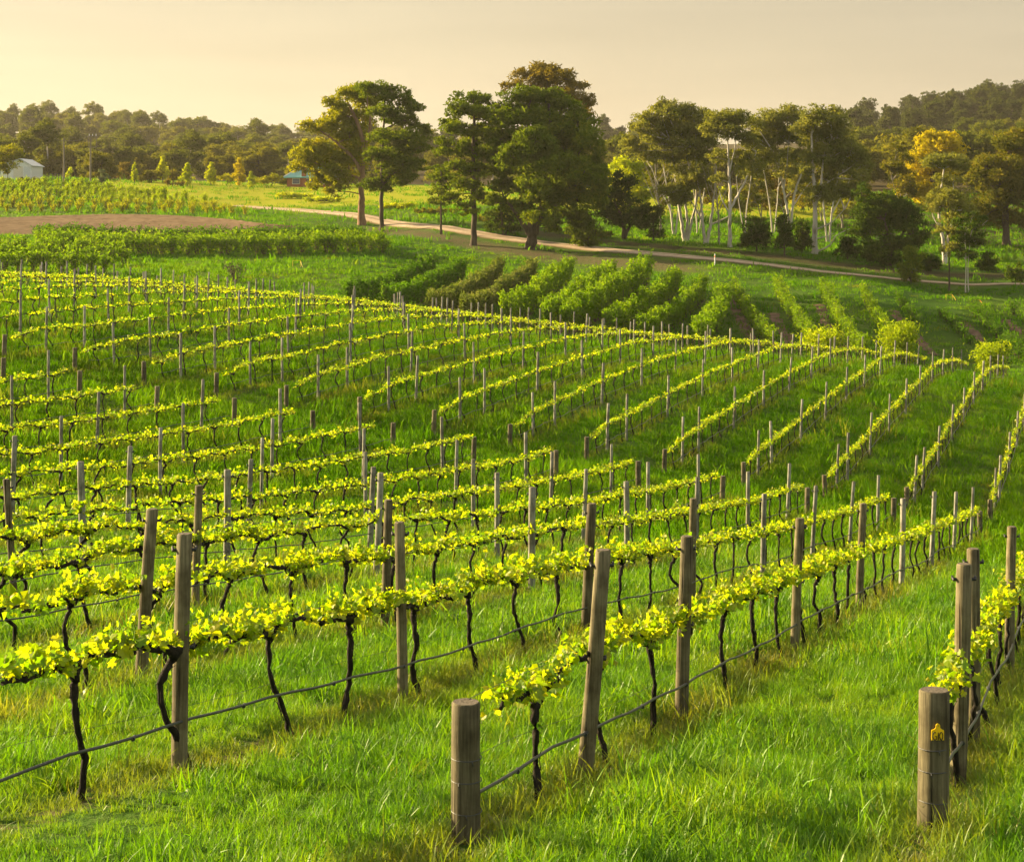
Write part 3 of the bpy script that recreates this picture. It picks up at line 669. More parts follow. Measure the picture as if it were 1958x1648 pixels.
# drip hoses, tied under every row
def row_line(fx, ya, yb, h, sag, step=.4, seed=0, sagw=1.525):
    rg = np.random.default_rng(seed); ys = np.arange(ya, yb, step); xs = np.array([fx(y) for y in ys])
    g_ = ground(xs, ys); kk = np.ones(9) / 9; gp = np.convolve(np.pad(g_, 4, mode='edge'), kk, 'valid')
    return np.stack([xs + .05 + .012 * np.sin(ys * 1.3), ys, gp + h - sag * np.abs(np.sin((ys - ya) / sagw * np.pi)) + .02 * np.sin(ys * .7 + seed)], -1)
for k in NEAR_K[:13]:
    fx = (lambda y, k=k: float(near_x(k, y)) if k >= 0 else float(SLOPE_N * y - 1.15))
    ya = {0: 11.05, -1: 11.65}.get(k, 9.5)
    vis_y = [y for y in np.arange(ya, near_end(k), .5) if in_view(fx(y), y, 250)]
    if len(vis_y) < 4: continue
    ya = vis_y[0]
    g = Geo(); add_tube(g, row_line(fx, ya, near_end(k) - .1, .37, .02, .4, k + 3), .0115 if k < 3 else .010, 8)
    if k < 4:
        Pn = row_line(fx, ya, near_end(k) - .1, .37, .02, .4, k + 3)
        for q in range(2, len(Pn), 4): add_tube(g, [Pn[q] + [0, -.03, -.004], Pn[q] + [0, .03, -.004]], .016, 6, 0, True)
    o = g.build("irrigation_hose", M['hose'], smooth=True); tag(o, f"dark drip hose slung low along {near_rowphrase(k)}", "hose", "drip hoses under the vine rows")
    if k < 4:
        g = Geo(); add_tube(g, row_line(fx, ya, near_end(k), .955, .0, .4, k + 9) - [.05, 0, 0], .0022, 5); o = g.build("trellis_wire", M['wire'], smooth=True)
        tag(o, f"thin fruiting wire strung through {near_rowphrase(k)}", "wire", "trellis wires")
        g = Geo(); P = row_line(fx, ya, near_end(k), .52, .05, .4, k + 19, 6.1); add_tube(g, P - [.09, 0, 0], .0016, 5); o = g.build("trellis_wire", M['wire'], smooth=True)
        tag(o, f"thin slack lower wire along {near_rowphrase(k)}", "wire", "trellis wires")
for k in FAR_K[:14]:
    X0, Y0 = far_start(k); g = Geo(); add_tube(g, row_line(lambda y: float(far_x(k, y)), Y0 + .8, 118, .36, .05, .5, k + 50), .011, 6)
    o = g.build("irrigation_hose", M['hose'], smooth=True); tag(o, f"pale glinting drip hose under the {ordinal(k + 1)} row of the far block", "hose", "drip hoses under the vine rows")
# ------------------------------------------------------------------ the far slope: tilled field, hedge rows, shrubs
def band_sheet(name, up, lo, m, dz, label, n=140, c=73):
    A = smooth_path(np.array([spot(x, y, 150)[:2] for x, y in up]), n); B = smooth_path(np.array([spot(x, y, 150)[:2] for x, y in lo]), n)
    t = np.linspace(0, 1, c); R = A[:, None] * (1 - t)[None, :, None] + B[:, None] * t[None, :, None]
    Z = ground(R[..., 0], R[..., 1]) + dz + .10 * np.cos(np.arange(c) * np.pi / 2)[None] * rng.uniform(.5, 1.2, (1, c)) + rng.normal(0, .02, (n, c)); Z[:, 0] -= dz * .9; Z[:, -1] -= dz * .9
    f = (np.arange(n - 1)[:, None] * c + np.arange(c - 1)[None]).reshape(-1, 1) + np.array([0, 1, c + 1, c])
    g = Geo(); g.add(np.concatenate([R, Z[..., None]], -1).reshape(-1, 3), f); o = g.build(name, m, smooth=True); tag(o, label, None, None, "structure")
    return np.vstack([A, B[::-1]])
FIELD = band_sheet("ploughed_field", [(-60, 419), (80, 415), (200, 412), (320, 413.5), (430, 421), (500, 430), (580, 437)], [(-60, 449), (80, 452), (200, 455), (320, 455), (430, 452), (500, 448), (580, 439)], M['tilled'], .12, "bare brown ploughed strip on the far slope")
# ------------------------------------------------------------------ grass: tufts scattered over the slope
def tuft(nb, rad, hmin, hmax, w, seg, bend, rg):
    g = Geo()
    for i in range(nb):
        a = rg.uniform(0, 6.28); r = rad * math.sqrt(rg.random()); h = rg.uniform(hmin, hmax) * (1 if rg.random() < .88 else 1.25)
        b = np.array([r * math.cos(a), r * math.sin(a), -.02]); q = rg.uniform(0, 6.28); be = rg.uniform(.08, bend) * h
        t = np.linspace(0, 1, seg + 1); c = b + np.stack([math.cos(q) * be * t ** 2, math.sin(q) * be * t ** 2, h * (t - .12 * t ** 2 * (be / h) * 2)], -1)
        s = q + rg.normal(1.57, .5); ww = w * rg.uniform(.7, 1.3) * (1 - t ** 1.6 * .92)
        d = np.array([math.cos(s), math.sin(s), 0]) * .5
        V = np.concatenate([c - d * ww[:, None], c + d * ww[:, None]]); n = seg + 1
        g.add(V, [[j, n + j, n + j + 1, j + 1] for j in range(seg)])
    return g
def protos(name, n, *a, mat='grass'):
    col = bpy.data.collections.new(name)
    for i in range(n):
        rg = np.random.default_rng(100 + i); o = bpy.data.objects.new("grass_tuft", tuft(*a, rg).mesh("grass_tuft", [M[mat]])); col.objects.link(o)
    return col
def scatter_obj(name, P, idx, rot, scl, dry, col, label):
    me = bpy.data.meshes.new(name); me.vertices.add(len(P)); me.vertices.foreach_set("co", P.ravel().astype(np.float32))
    for nm, ty, key, v in (("idx", 'INT', "value", idx.astype(np.int32)), ("rot", 'FLOAT_VECTOR', "vector", rot.ravel().astype(np.float32)), ("scl", 'FLOAT_VECTOR', "vector", scl.ravel().astype(np.float32)), ("dry", 'FLOAT', "value", dry.astype(np.float32))):
        at = me.attributes.new(nm, ty, 'POINT'); at.data.foreach_set(key, v)
    o = bpy.data.objects.new(name, me); C.objects.link(o); tag(o, label, "grass", None, "stuff")
    ng_ = bpy.data.node_groups.new(name + "_scatter", 'GeometryNodeTree')
    ng_.interface.new_socket("Geometry", in_out='INPUT', socket_type='NodeSocketGeometry'); ng_.interface.new_socket("Geometry", in_out='OUTPUT', socket_type='NodeSocketGeometry')
    N, Lk = ng_.nodes, ng_.links; gi = N.new("NodeGroupInput"); go = N.new("NodeGroupOutput")
    mp_ = N.new("GeometryNodeMeshToPoints"); ip = N.new("GeometryNodeInstanceOnPoints"); ci = N.new("GeometryNodeCollectionInfo")
    ci.inputs[0].default_value = col; ci.inputs["Separate Children"].default_value = True; ci.inputs["Reset Children"].default_value = True
    def na(nm, ty): n_ = N.new("GeometryNodeInputNamedAttribute"); n_.data_type = ty; n_.inputs[0].default_value = nm; return next(s for s in n_.outputs if s.enabled and s.name == 'Attribute')
    Lk.new(gi.outputs[0], mp_.inputs[0]); Lk.new(mp_.outputs[0], ip.inputs['Points']); Lk.new(ci.outputs[0], ip.inputs['Instance'])
    ip.inputs['Pick Instance'].default_value = True
    Lk.new(na("idx", 'INT'), ip.inputs['Instance Index']); Lk.new(na("rot", 'FLOAT_VECTOR'), ip.inputs['Rotation']); Lk.new(na("scl", 'FLOAT_VECTOR'), ip.inputs['Scale'])
    Lk.new(ip.outputs[0], go.inputs[0])
    md = o.modifiers.new("scatter", 'NODES'); md.node_group = ng_
    return o
def fnoise(X, Y, f, seed):
    rg = np.random.default_rng(seed); r = 0
    for i in range(6):
        a = rg.uniform(0, 6.28); k = f * (1.6 ** (i % 3)); r = r + np.sin((X * math.cos(a) + Y * math.sin(a)) * k + rg.uniform(0, 6.28) + 1.5 * np.sin((X * math.sin(a) - Y * math.cos(a)) * k * .6))
    return r / 6
def field(y0, y1, dens, margin, seed):
    """random plan points inside the view wedge (plus a margin), dens per square metre"""
    rg = np.random.default_rng(seed); hw = lambda y: .288 * y + margin
    n = int(dens * (hw(y0) + hw(y1)) * (y1 - y0)); Y = rg.uniform(y0, y1, n * 2); X = rg.uniform(-1, 1, n * 2) * hw(y1)
    k = np.abs(X) < hw(Y); X, Y = X[k][:n], Y[k][:n]; return X, Y, rg
def grass_band(name, y0, y1, dens, margin, seed, col, ncol, s0, label, keep=None, tall=1.0):
    X, Y, rg = field(y0, y1, dens, margin, seed)
    d = row_dist(X, Y); p = fnoise(X, Y, .9, 3) * .5 + .5; q = fnoise(X, Y, .25, 4)
    under = np.clip(1 - d / .5, 0, 1)
    kp = rg.random(len(X)) > under * np.where(Y > 60, .5, .38) + .15 * (p < .25)
    if keep is not None: kp &= keep(X, Y, rg)
    X, Y, p, q, under = X[kp], Y[kp], p[kp], q[kp], under[kp]; n = len(X)
    P = on(X, Y); s = s0 * rg.uniform(.7, 1.25, n) * (.55 + .9 * p) * (1 + .25 * q) * (1 + 1.1 * (rg.random(n) < .05)) * tall
    scl = np.stack([s * rg.uniform(.9, 1.2, n), s * rg.uniform(.9, 1.2, n), s * rg.uniform(.75, 1.15, n)], -1)
    rot = np.stack([rg.normal(0, .12, n), rg.normal(0, .12, n), rg.uniform(0, 6.28, n)], -1)
    dry = np.clip(under * np.where(Y < 45, .62, .5) * (.45 + p) + np.clip(fnoise(X, Y, .55, 8) - .45, 0, 1) * .8 + rg.normal(0, .06, n) + (rg.random(n) < .03) * .4, 0, .8)
    return scatter_obj(name, P, rg.integers(0, ncol, n), rot, scl, dry, col, label)
cN = protos("tufts_near", 8, 34, .11, .04, .155, .0062, 4, .95)
cM = protos("tufts_mid", 7, 28, .16, .05, .18, .0095, 3, .8)
cF = protos("tufts_far", 5, 26, .30, .10, .25, .020, 2, .6, mat='grass_far')
cD = protos("tufts_distant", 5, 22, .55, .10, .26, .055, 2, .6, mat='grass_far')
def rosette(nl_, rad, ln, w, rg):
    g = Geo()
    for i in range(nl_):
        a = rg.uniform(0, 6.28); t = np.linspace(0, 1, 5); L = ln * rg.uniform(.6, 1.2); el = rg.uniform(.25, 1.1)
        c = np.stack([math.cos(a) * L * t * math.cos(el), math.sin(a) * L * t * math.cos(el), L * (t * math.sin(el) - .35 * t ** 2)], -1) + [rg.normal(0, rad), rg.normal(0, rad), .01]
        d = np.array([-math.sin(a), math.cos(a), .15]) * .5; ww = w * np.array([.25, .8, 1.0, .75, .05]); V = np.concatenate([c - d * ww[:, None], c + d * ww[:, None]]); g.add(V, [[j, 5 + j, 6 + j, j + 1] for j in range(4)])
    return g
M['weed'] = leaf_mat('weed_leaf', [(0, (.03, .10, .012)), (.5, (.06, .16, .018)), (1, (.13, .22, .03))], (1.4, 1.3, .5), .4, .05, 'dry')
cW = bpy.data.collections.new("weeds")
for i in range(6):
    rg = np.random.default_rng(900 + i); cW.objects.link(bpy.data.objects.new("weed_rosette", rosette(14, .05, .15, .045, rg).mesh("weed_rosette", [M['weed']])))
grass_band("weeds", 8.8, 40, 6, 2, 31, cW, 6, .55, "low broad leaved weeds mixed through the vineyard grass", lambda X, Y, rg: fnoise(X, Y, .5, 77) > -.05)
grass_band("grass", 8.6, 21, 115, 1.5, 1, cN, 8, .96, "long lush green grass growing between the front vine rows")
grass_band("grass", 21, 44, 45, 3, 2, cM, 7, 1.0, "green grass growing between the middle vine rows")
grass_band("grass", 44, 72, 15, 4, 3, cF, 5, 1.0, "green grass covering the gap between the two vine blocks")
grass_band("grass", 72, 126, 8, 5, 4, cF, 5, 1.15, "sunlit green grass between the far vine rows")
def off_road(X, Y, rg):
    f = np.interp(X, ROAD[:, 0], ROAD[:, 1]); d = Y - f; p = pix(X, Y); ok = np.abs(d) > 2.6
    bank_ = np.clip(1 - np.abs(d + 8) / 10, 0, 1) * np.clip((p - 600) / 120, 0, 1) * np.clip((1420 - p) / 120, 0, 1)
    verge_ = np.clip(1 - np.abs(d - 9) / 11, 0, 1) * np.clip((p - 880) / 150, 0, 1)
    hay_ = np.clip((Y - 232 - np.clip((300 - p) * .06, 0, 20)) / 14, 0, 1) * np.clip((1640 - p) / 60, 0, 1) * np.clip((p - 120) / 120, 0, 1)
    ok &= rg.random(len(X)) > .8 * hay_
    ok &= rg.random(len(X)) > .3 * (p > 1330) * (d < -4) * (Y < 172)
    return ok & ~in_poly(X, Y, FIELD) & (Y < 322) & (rg.random(len(X)) > 1.15 * np.maximum(bank_, verge_))
M['berry'] = leaf_mat("berry_leaf", [(0, (.070, .155, .006)), (.6, (.14, .255, .008)), (1, (.24, .34, .012))], (1.6, 1.4, .4), .45, 0, None, .35)
M['berry_dark'] = leaf_mat("dark_berry_leaf", [(0, (.042, .11, .006)), (.6, (.075, .175, .008)), (1, (.135, .23, .012))], (1.4, 1.3, .4), .4, 0, None, .35)
M['berry_grey'] = leaf_mat("grey_berry_leaf", [(0, (.075, .12, .020)), (.6, (.13, .17, .030)), (1, (.24, .24, .10))], (1.3, 1.2, .6), .4, 0, None, .35)
M['young'] = leaf_mat("young_shrub_leaf", [(0, (.14, .19, .008)), (.6, (.24, .27, .010)), (1, (.34, .32, .02))], (1.6, 1.4, .4), .5, 0, None, .3)
M['bright'] = leaf_mat("bright_bush_leaf", [(0, (.12, .20, .008)), (.6, (.22, .30, .010)), (1, (.34, .37, .015))], (1.6, 1.5, .4), .5, 0, None, .3)
M['stem'] = rough_mat("brown_stem", [(.3, (.045, .030, .02)), (.7, (.12, .085, .055))], 8, (1, 1, .3), .5)
QUAD = np.array([[-.5, -.32, 0], [.0, -.42, .10], [.5, -.1, 0], [.35, .38, -.06], [-.35, .36, .08]]); QUADF = np.array([[0, 1, 2, 3, 4]])
SPRAY = np.array([[-.5, -.10, 0], [.5, -.16, .1], [.62, .12, 0], [-.3, .2, -.1]]); SPRAYF = np.array([[0, 1, 2, 3]])
def hedge_row(name, top, bot, h, w, leaf, label, seed, n_m=26, upright=.5, size=.20, gappy=.0, group="hedge rows on the far slope", cat="hedge", lumpy=.35, ymin=127.0, spread=0.0):
    """a planted row of bushes from pixel top to pixel bot (ground points): arching stems and leaf sprays"""
    A, B = spot(*top, ymin), spot(*bot, ymin); L = np.hypot(*(B - A)[:2]); rg = np.random.default_rng(seed)
    o = empty(name, tuple(A), label, cat, group); gl, gs = Geo(), Geo()
    d = (B - A)[:2] / L; nr = np.array([d[1], -d[0]])
    nb = max(2, int(L / 1.1))
    for i in range(nb):
        if rg.random() < gappy: continue
        s = (i + .5) / nb * L + rg.normal(0, .15); c = A[:2] + d * s; hh = h * rg.uniform(1 - lumpy, 1 + lumpy * .6); ww = w * rg.uniform(.8, 1.2)
        nst = int(7 + 6 * w)
        for q in range(nst):
            a = rg.uniform(0, 6.28); b = c + rg.normal(0, .10, 2)
            r = ww * .5 * math.sqrt(rg.random()); tipxy = c + np.array([math.cos(a), math.sin(a)]) * r * (1 + spread)
            th = hh * rg.uniform(.72, 1.08); z0, z1 = float(ground(*b)), float(ground(*tipxy))
            P = smooth_path([[*b, z0 - .05], [*(b * .55 + tipxy * .45), z0 + th * .55], [*tipxy, z1 + th]], 6)
            add_tube(gs, P, np.linspace(.022, .006, 6), 4)
            m = int(n_m * hh / 1.6 * rg.uniform(.7, 1.3)); t = np.clip(rg.beta(2.2, 1.2, m), .18, 1.0) if upright < .8 else rg.uniform(.12, 1.0, m)
            Pl = np.stack([np.interp(t, np.linspace(0, 1, 6), P[:, k]) for k in range(3)], -1) + rg.normal(0, .07 + .05 * w, (m, 3)) * [1, 1, .8]
            scatter(gl, SPRAY, SPRAYF, Pl, rotmats(m, rg, .75), rg.uniform(.7, 1.3, m) * size)
    Lc = np.array(o.location)
    for g in (gl, gs): g.V = [v - Lc for v in g.V]
    gl.build("foliage", M[leaf], o); gs.build("stems", M['stem'], o); return o
R_ = [ # top px, bottom px (ground), height, width, leaf, label
 ((830, 529), (655, 598), 2.2, .8, 'berry_dark', "dense dark green hedge at the grass end, leaning first of the thick rows"),
 ((888, 535), (735, 608), 2.2, .8, 'berry_dark', "dense dark green hedge second from the grass, beside the greyish hedges"),
 ((958, 535), (820, 618), 2.0, .8, 'berry_grey', "greyish green thin leaved hedge next to the dark hedges"),
 ((1022, 535), (885, 628), 2.0, .8, 'berry_grey', "greyish green hedge with pale tips, beside the bright bushy hedges"),
 ((1090, 538), (965, 632), 2.5, .85, 'berry', "bright green bushy hedge right after the greyish hedges"),
 ((1170, 545), (1040, 640), 2.6, .85, 'berry', "large bright loose hedge under the leaning small tree"),
 ((1240, 545), (1082, 655), 2.9, .9, 'berry', "tallest bright feathery hedge reaching up near the road"),
 ((1298, 560), (1160, 655), 2.4, .8, 'berry', "bright feathery hedge with bare soil along its side"),
 ((1345, 575), (1228, 665), 2.2, .8, 'berry', "bright bushy hedge just before the short separate clump"),
 ((1385, 598), (1338, 672), 2.3, 1.3, 'berry', "short separate bright bushy clump in the hedge field"),
 ((1402, 566), (1478, 672), 1.6, .9, 'berry', "thin upright hedge after the short clump, bare soil strip beside it"),
 ((1484, 562), (1555, 672), 1.7, .9, 'berry', "thin upright green hedge, tallest of the narrow rows"),
 ((1573, 568), (1655, 690), 1.7, .9, 'berry', "thin upright hedge with a long reddish soil strip on its left"),
 ((1648, 572), (1708, 664), 1.5, .8, 'berry', "short thin upright hedge in the middle of the narrow rows"),
 ((1716, 578), (1756, 628), 1.0, .9, 'berry_dark', "low sparse hedge beside the long reddish soil strip"),
 ((1795, 604), (1862, 664), 1.0, .9, 'berry_dark', "low sparse hedge below the yellow marker"),
 ((1855, 596), (1985, 700), 1.3, 1.1, 'berry_dark', "low darker hedge beside the orange frame at the edge"),
 ((1932, 600), (2010, 650), 1.2, 1.1, 'berry_dark', "low dark hedge, outermost of the narrow rows"),
]
for i, (a, b, h, w, lf, lab) in enumerate(R_):
    hedge_row("berry_hedge", a, b, h, w, lf, lab, 300 + i, 26, .5 if i < 10 else .9, .24 if i < 10 else .19, .0 if i < 14 else .12, spread=.15 if 3 < i < 10 else 0, lumpy=.08 if i < 4 else .2)
for i, (a, b) in enumerate([((1396, 568), (1452, 668)), ((1566, 584), (1625, 690)), ((1708, 596), (1786, 680)), ((1842, 616), (1925, 690)), ((1480, 600), (1520, 668)), ((1920, 612), (1990, 660)), ((1290, 600), (1225, 690)), ((1210, 600), (1110, 690))]):
    A, B = spot(*a, 127.0), spot(*b, 127.0); ribbon("soil_strip", [A, A * .67 + B * .33, A * .33 + B * .67, B], .95, M['soil'], .07, 40, 5, label="bare reddish soil strip between planted rows", wob=.10)
# hedge bands above the vine crest and left field
B_ = [
 ((-40, 492), (250, 496), 1.7, 1.6, 'berry', "green shrub row low on the left, just above the vine crest"),
 ((-40, 505), (245, 508), 1.7, 1.6, 'berry', "green shrub row behind the first yellow vines at the left edge"),
 ((-40, 519), (215, 523), 1.7, 1.6, 'berry', "yellowish shrub row touching the vine tops at the left edge"),
 ((90, 481), (742, 486), 1.9, 2.0, 'berry', "front long shrub row below the ploughed strip"),
 ((70, 473), (735, 478), 1.9, 2.0, 'berry', "middle long shrub row below the ploughed strip"),
 ((60, 466), (700, 469), 1.9, 2.0, 'berry_dark', "rear long shrub row right under the ploughed strip"),
]
for i, (a, b, h, w, lf, lab) in enumerate(B_):
    hedge_row("shrub_row", a, b, h, w, lf, lab, 400 + i, 18, .5, .25, .0, lumpy=.10, group="shrub rows on the far slope", ymin=130.0)
def bush(name, px_, py, ymin, w, h, leaf, label, seed, n=900, size=.22, group=None, cat="bush", spiky=0.0, dark=False):
    o_ = spot(px_, py, ymin); rg = np.random.default_rng(seed); o = empty(name, tuple(o_), label, cat, group)
    gl, gs = Geo(), Geo(); nst = 9
    for q in range(nst):
        a = rg.uniform(0, 6.28); r = w * .42 * math.sqrt(rg.random()); P = smooth_path([[0, 0, -.05], [r * .5 * math.cos(a), r * .5 * math.sin(a), h * .5], [r * math.cos(a), r * math.sin(a), h * rg.uniform(.75, 1.05)]], 6)
        add_tube(gs, P, np.linspace(.035, .008, 6), 5); m = n // nst; t = rg.uniform(.1, 1.0, m)
        Pl = np.stack([np.interp(t, np.linspace(0, 1, 6), P[:, k]) for k in range(3)], -1) + rg.normal(0, 1, (m, 3)) * np.array([w * .13, w * .13, h * .07]) * (1 - .55 * t[:, None] * spiky)
        if n: scatter(gl, SPRAY, SPRAYF, Pl, rotmats(m, rg, .8), rg.uniform(.7, 1.3, m) * size)
    if gl.n: gl.build("foliage", M[leaf], o)
    gs.build("stems", M['stem'], o); return o
# young shrubs in the upper left field: two loose lines of saplings, the rear ones taller
proto = bush("sapling", 30, 404, 160, 1.15, 1.25, 'young', "", 1, 300, .16)
protoB = bush("sapling", 60, 375, 160, 1.25, 1.65, 'bright', "", 2, 400, .17)
sap_i = 0
rg = np.random.default_rng(12)
for row, (y0, y1, x1, step, pr, sc) in enumerate([(405, 411, 470, 25, proto, .9), (397, 405, 440, 22, proto, 1.0), (388, 400, 430, 21, protoB, .85), (380, 393, 400, 19, protoB, .95), (372, 387, 360, 18, protoB, 1.0), (365, 380, 330, 17, protoB, 1.0), (358, 372, 260, 16, protoB, 1.0)]):
    x = -20 + rg.uniform(0, 12)
    while x < x1:
        p = spot(x, y0 + (y1 - y0) * (max(x, 0) / x1) ** 1.5, 160)
        if sap_i < 1 and pr is proto: o = proto; o.location = p
        else: o = dup(pr, tuple(p), rg.uniform(0, 6.28), sc * rg.uniform(.8, 1.2))
        tag(o, "yellow green sapling in the close planted lines above the ploughed strip", "sapling", "saplings above the ploughed strip"); sap_i += 1
        x += step * rg.uniform(.8, 1.25)
protoB.location = spot(-30, 366, 160); tag(protoB, "yellow green sapling in the close planted lines above the ploughed strip", "sapling", "saplings above the ploughed strip")
bush("bare_bush", 450, 541, 130, 2.0, 1.7, 'stem', "dark leafless twiggy bush on the grass above the vine crest", 5, 420, .16)
for x, y, w, h, lab, sd in [(1715, 708, 3.2, 3.2, "broad bright yellow green bush rising behind the vine crest, below the soil strip", 21), (1893, 722, 2.9, 2.4, "bright yellow green bush behind the vine crest at the edge", 22), (1572, 692, 3.4, 2.4, "spreading bright bush half hidden by the vine posts on the crest", 23)]:
    bush("bright_bush", x, y, 121, w, h, 'bright', lab, sd, 3600, .2)
for x, y, lab, s in [(567, 512, "yellow pipe frame standing on the grass terrace", 1.0), (1815, 574, "small yellow marker frame between the low hedges", .8), (1868, 585, "orange pipe frame at the foot of the dark low hedge", .8)]:
    p = spot(x, y, 127); g = Geo(); r = .022
    for sx in (-.35, .35): add_tube(g, [[sx * s, 0, 0], [sx * s, .05, .62 * s]], r, 6)
    add_tube(g, [[-.37 * s, .05, .62 * s], [.37 * s, .05, .62 * s]], r, 6); add_tube(g, [[.35 * s, .05, .62 * s], [.6 * s, -.5 * s, .02]], r, 6)
    if 'frame_y' not in M: M['frame_y'] = plain("yellow_paint", (.75, .52, .03), .5); M['frame_o'] = plain("orange_paint", (.75, .24, .03), .5)
    tag(g.build("pipe_frame", M['frame_o' if 'orange' in lab else 'frame_y'], loc=tuple(p)), lab, "frame")
# ------------------------------------------------------------------ trees
def lm(n, a, b, c, **k): M[n] = leaf_mat(n, [(0, a), (.55, b), (1, c)], k.get('t', (1.5, 1.3, .4)), k.get('f', .48), 0, None, k.get('big', .25))
lm('gum', (.060, .080, .010), (.11, .12, .015), (.20, .17, .025))
lm('gold', (.11, .14, .008), (.19, .215, .010), (.32, .295, .014), f=.5)
lm('pine', (.046, .078, .008), (.090, .138, .010), (.165, .195, .014), f=.42)
lm('dark', (.024, .052, .008), (.046, .086, .011), (.088, .122, .016))
lm('brown', (.075, .070, .015), (.13, .112, .022), (.20, .155, .03))
lm('olive', (.092, .115, .030), (.155, .178, .044), (.24, .24, .07))
lm('yellow', (.22, .22, .008), (.35, .315, .010), (.48, .39, .015), f=.55)
lm('lime', (.16, .24, .008), (.27, .34, .010), (.40, .42, .015), f=.55)
lm('blue', (.06, .09, .065), (.10, .14, .105), (.15, .19, .15))
M['bark_grey'] = rough_mat("grey_bark", [(.3, (.035, .026, .018)), (.7, (.11, .085, .060))], 3, (1, 1, .25), .9, .95, 6)
M['bark_tan'] = rough_mat("tan_bark", [(.3, (.11, .062, .035)), (.7, (.26, .165, .095))], 2, (1, 1, .2), .7, .95, 5)
M['bark_white'] = rough_mat("white_gum_bark", [(.32, (.16, .13, .10)), (.45, (.40, .36, .30)), (.8, (.54, .50, .43))], 1.6, (1, 1, .35), .4, .8, 4)
M['bark_dead'] = rough_mat("bare_twig_bark", [(.3, (.16, .14, .11)), (.7, (.30, .27, .22))], 3, (1, 1, .3), .4)
def crown(g, gb, blobs, base_pts, rg, size, dens, barkmat=0, sub=16, flat=1.0, twigs=True, limb=.035):
    """leaf clumps spread through each blob (centre, radii); a limb reaches each blob from the nearest trunk point"""
    for (c, r) in blobs:
        c = np.array(c, float); r = np.array(r, float) * 1.12
        d = np.linalg.norm((base_pts - c) * [1, 1, 1.0] + np.maximum(base_pts[:, 2:] - c[2] + r[2] * .6, 0) * [0, 0, 2.0], axis=1); b = base_pts[np.argmin(d)]
        mid = b * .5 + c * .5 + rg.normal(0, .12, 3) * r.mean() - [0, 0, .05 * r[2]]; lr = max(.05, limb * r.mean())
        P = smooth_path([b, mid, c - [0, 0, r[2] * .2], c + rg.normal(0, .3, 3) * r], 9); add_tube(gb, P, np.linspace(lr * 1.5, lr * .35, 9), 5, barkmat)
        ns = max(9, int(sub * 1.35 * ((r[0] * r[1] * r[2]) ** .33 / 2.0) ** .7))
        N = rg.normal(0, 1, (ns, 3)); N[:, 2] = N[:, 2] * .9 + .25; N /= np.linalg.norm(N, axis=1)[:, None]
        S = c + N * r * rg.uniform(.35, .95, ns)[:, None]
        if twigs:
            for q in S[:: 2]: add_tube(gb, smooth_path([c - [0, 0, r[2] * .2], (c + q) / 2 + rg.normal(0, .1, 3) * r, q], 5), np.linspace(lr * .55, lr * .12, 5), 3, barkmat)
        for q in S:
            sr = r.mean() * rg.uniform(.24, .50); m = int(dens * sr * sr * 4 / size ** 2 * 3.2) + 8
            D = rg.normal(0, 1, (m, 3)); D /= np.linalg.norm(D, axis=1)[:, None]; D *= (rg.random(m) ** .45)[:, None]
            Pl = q + D * sr * np.array([1.15, 1.15, .72 * flat])
            Mx = rotmats(m, rg, .78)
            scatter(g, SPRAY, SPRAYF, Pl, Mx, rg.uniform(.6, 1.4, m) * size)
def px_tree(name, label, x, y, Z=None, trunks=(), blobs=(), leaf='gum', bark='bark_grey', r0=.35, size=.34, dens=1.0, seed=0, group=None, depth=.8, ymin=150.0, flat=1.0, sub=16, cat="tree", base=None):
    """a tree described in photo pixels about its foot (x, y), built at true size where the foot stands"""
    f = spot(x, y, ymin) if Z is None else np.array([(x - CX) / F * Z, Z, float(ground((x - CX) / F * Z, Z))])
    s = F / f[1]; yb = YH - f[2] * s; rg = np.random.default_rng(seed)
    o = empty(name, tuple(f), label, cat, group); gl, gb = Geo(), Geo(); pts = []
    span = max([abs(b[0] - x) + b[2] for b in blobs] + [10]) / s
    for tr in trunks:
        w = tr[0]; w_ = tr[0] * (.78 if bark == 'bark_white' else 1.0); P = np.array([[(a - x) / s, dy, (yb - b) / s] for (a, b, dy) in [(q[0], q[1], q[2] if len(q) > 2 else 0.0) for q in tr[1]]]); P[0, 2] -= .3 if abs(P[0, 2]) < 2 else 0
        n = 6 * len(P); Q = smooth_path(P, n); Q[1:-1, :2] += rg.normal(0, .03 * w / .3, (n - 2, 2)); R = w_ * np.linspace(1.0, .3, n); 
        if abs(P[0, 2]) < 2: R[:3] *= np.array([1.35, 1.15, 1.05])
        add_tube(gb, Q, R, 9, 0, True, .05, rg); pts.append(Q[n // 3:])
    pts = np.vstack(pts) if pts else np.array([[0, 0, .5]])
    B = []
    for b in blobs:
        bx, bz, rx, rz = (b[0] - x) / s, (yb - b[1]) / s, b[2] / s, b[3] / s
        dy = b[4] if len(b) > 4 else rg.uniform(-1, 1) * span * .32 * depth
        B.append(((bx, dy, bz), (rx, max(rx, rz) * .9, rz)))
    crown(gl, gb, B, pts, rg, size, dens, 0, sub, flat, True, .045 if bark == 'bark_white' else .035)
    if gl.n: gl.build("crown", M[leaf], o)
    gb.build("trunk", M[bark], o, smooth=True); return o
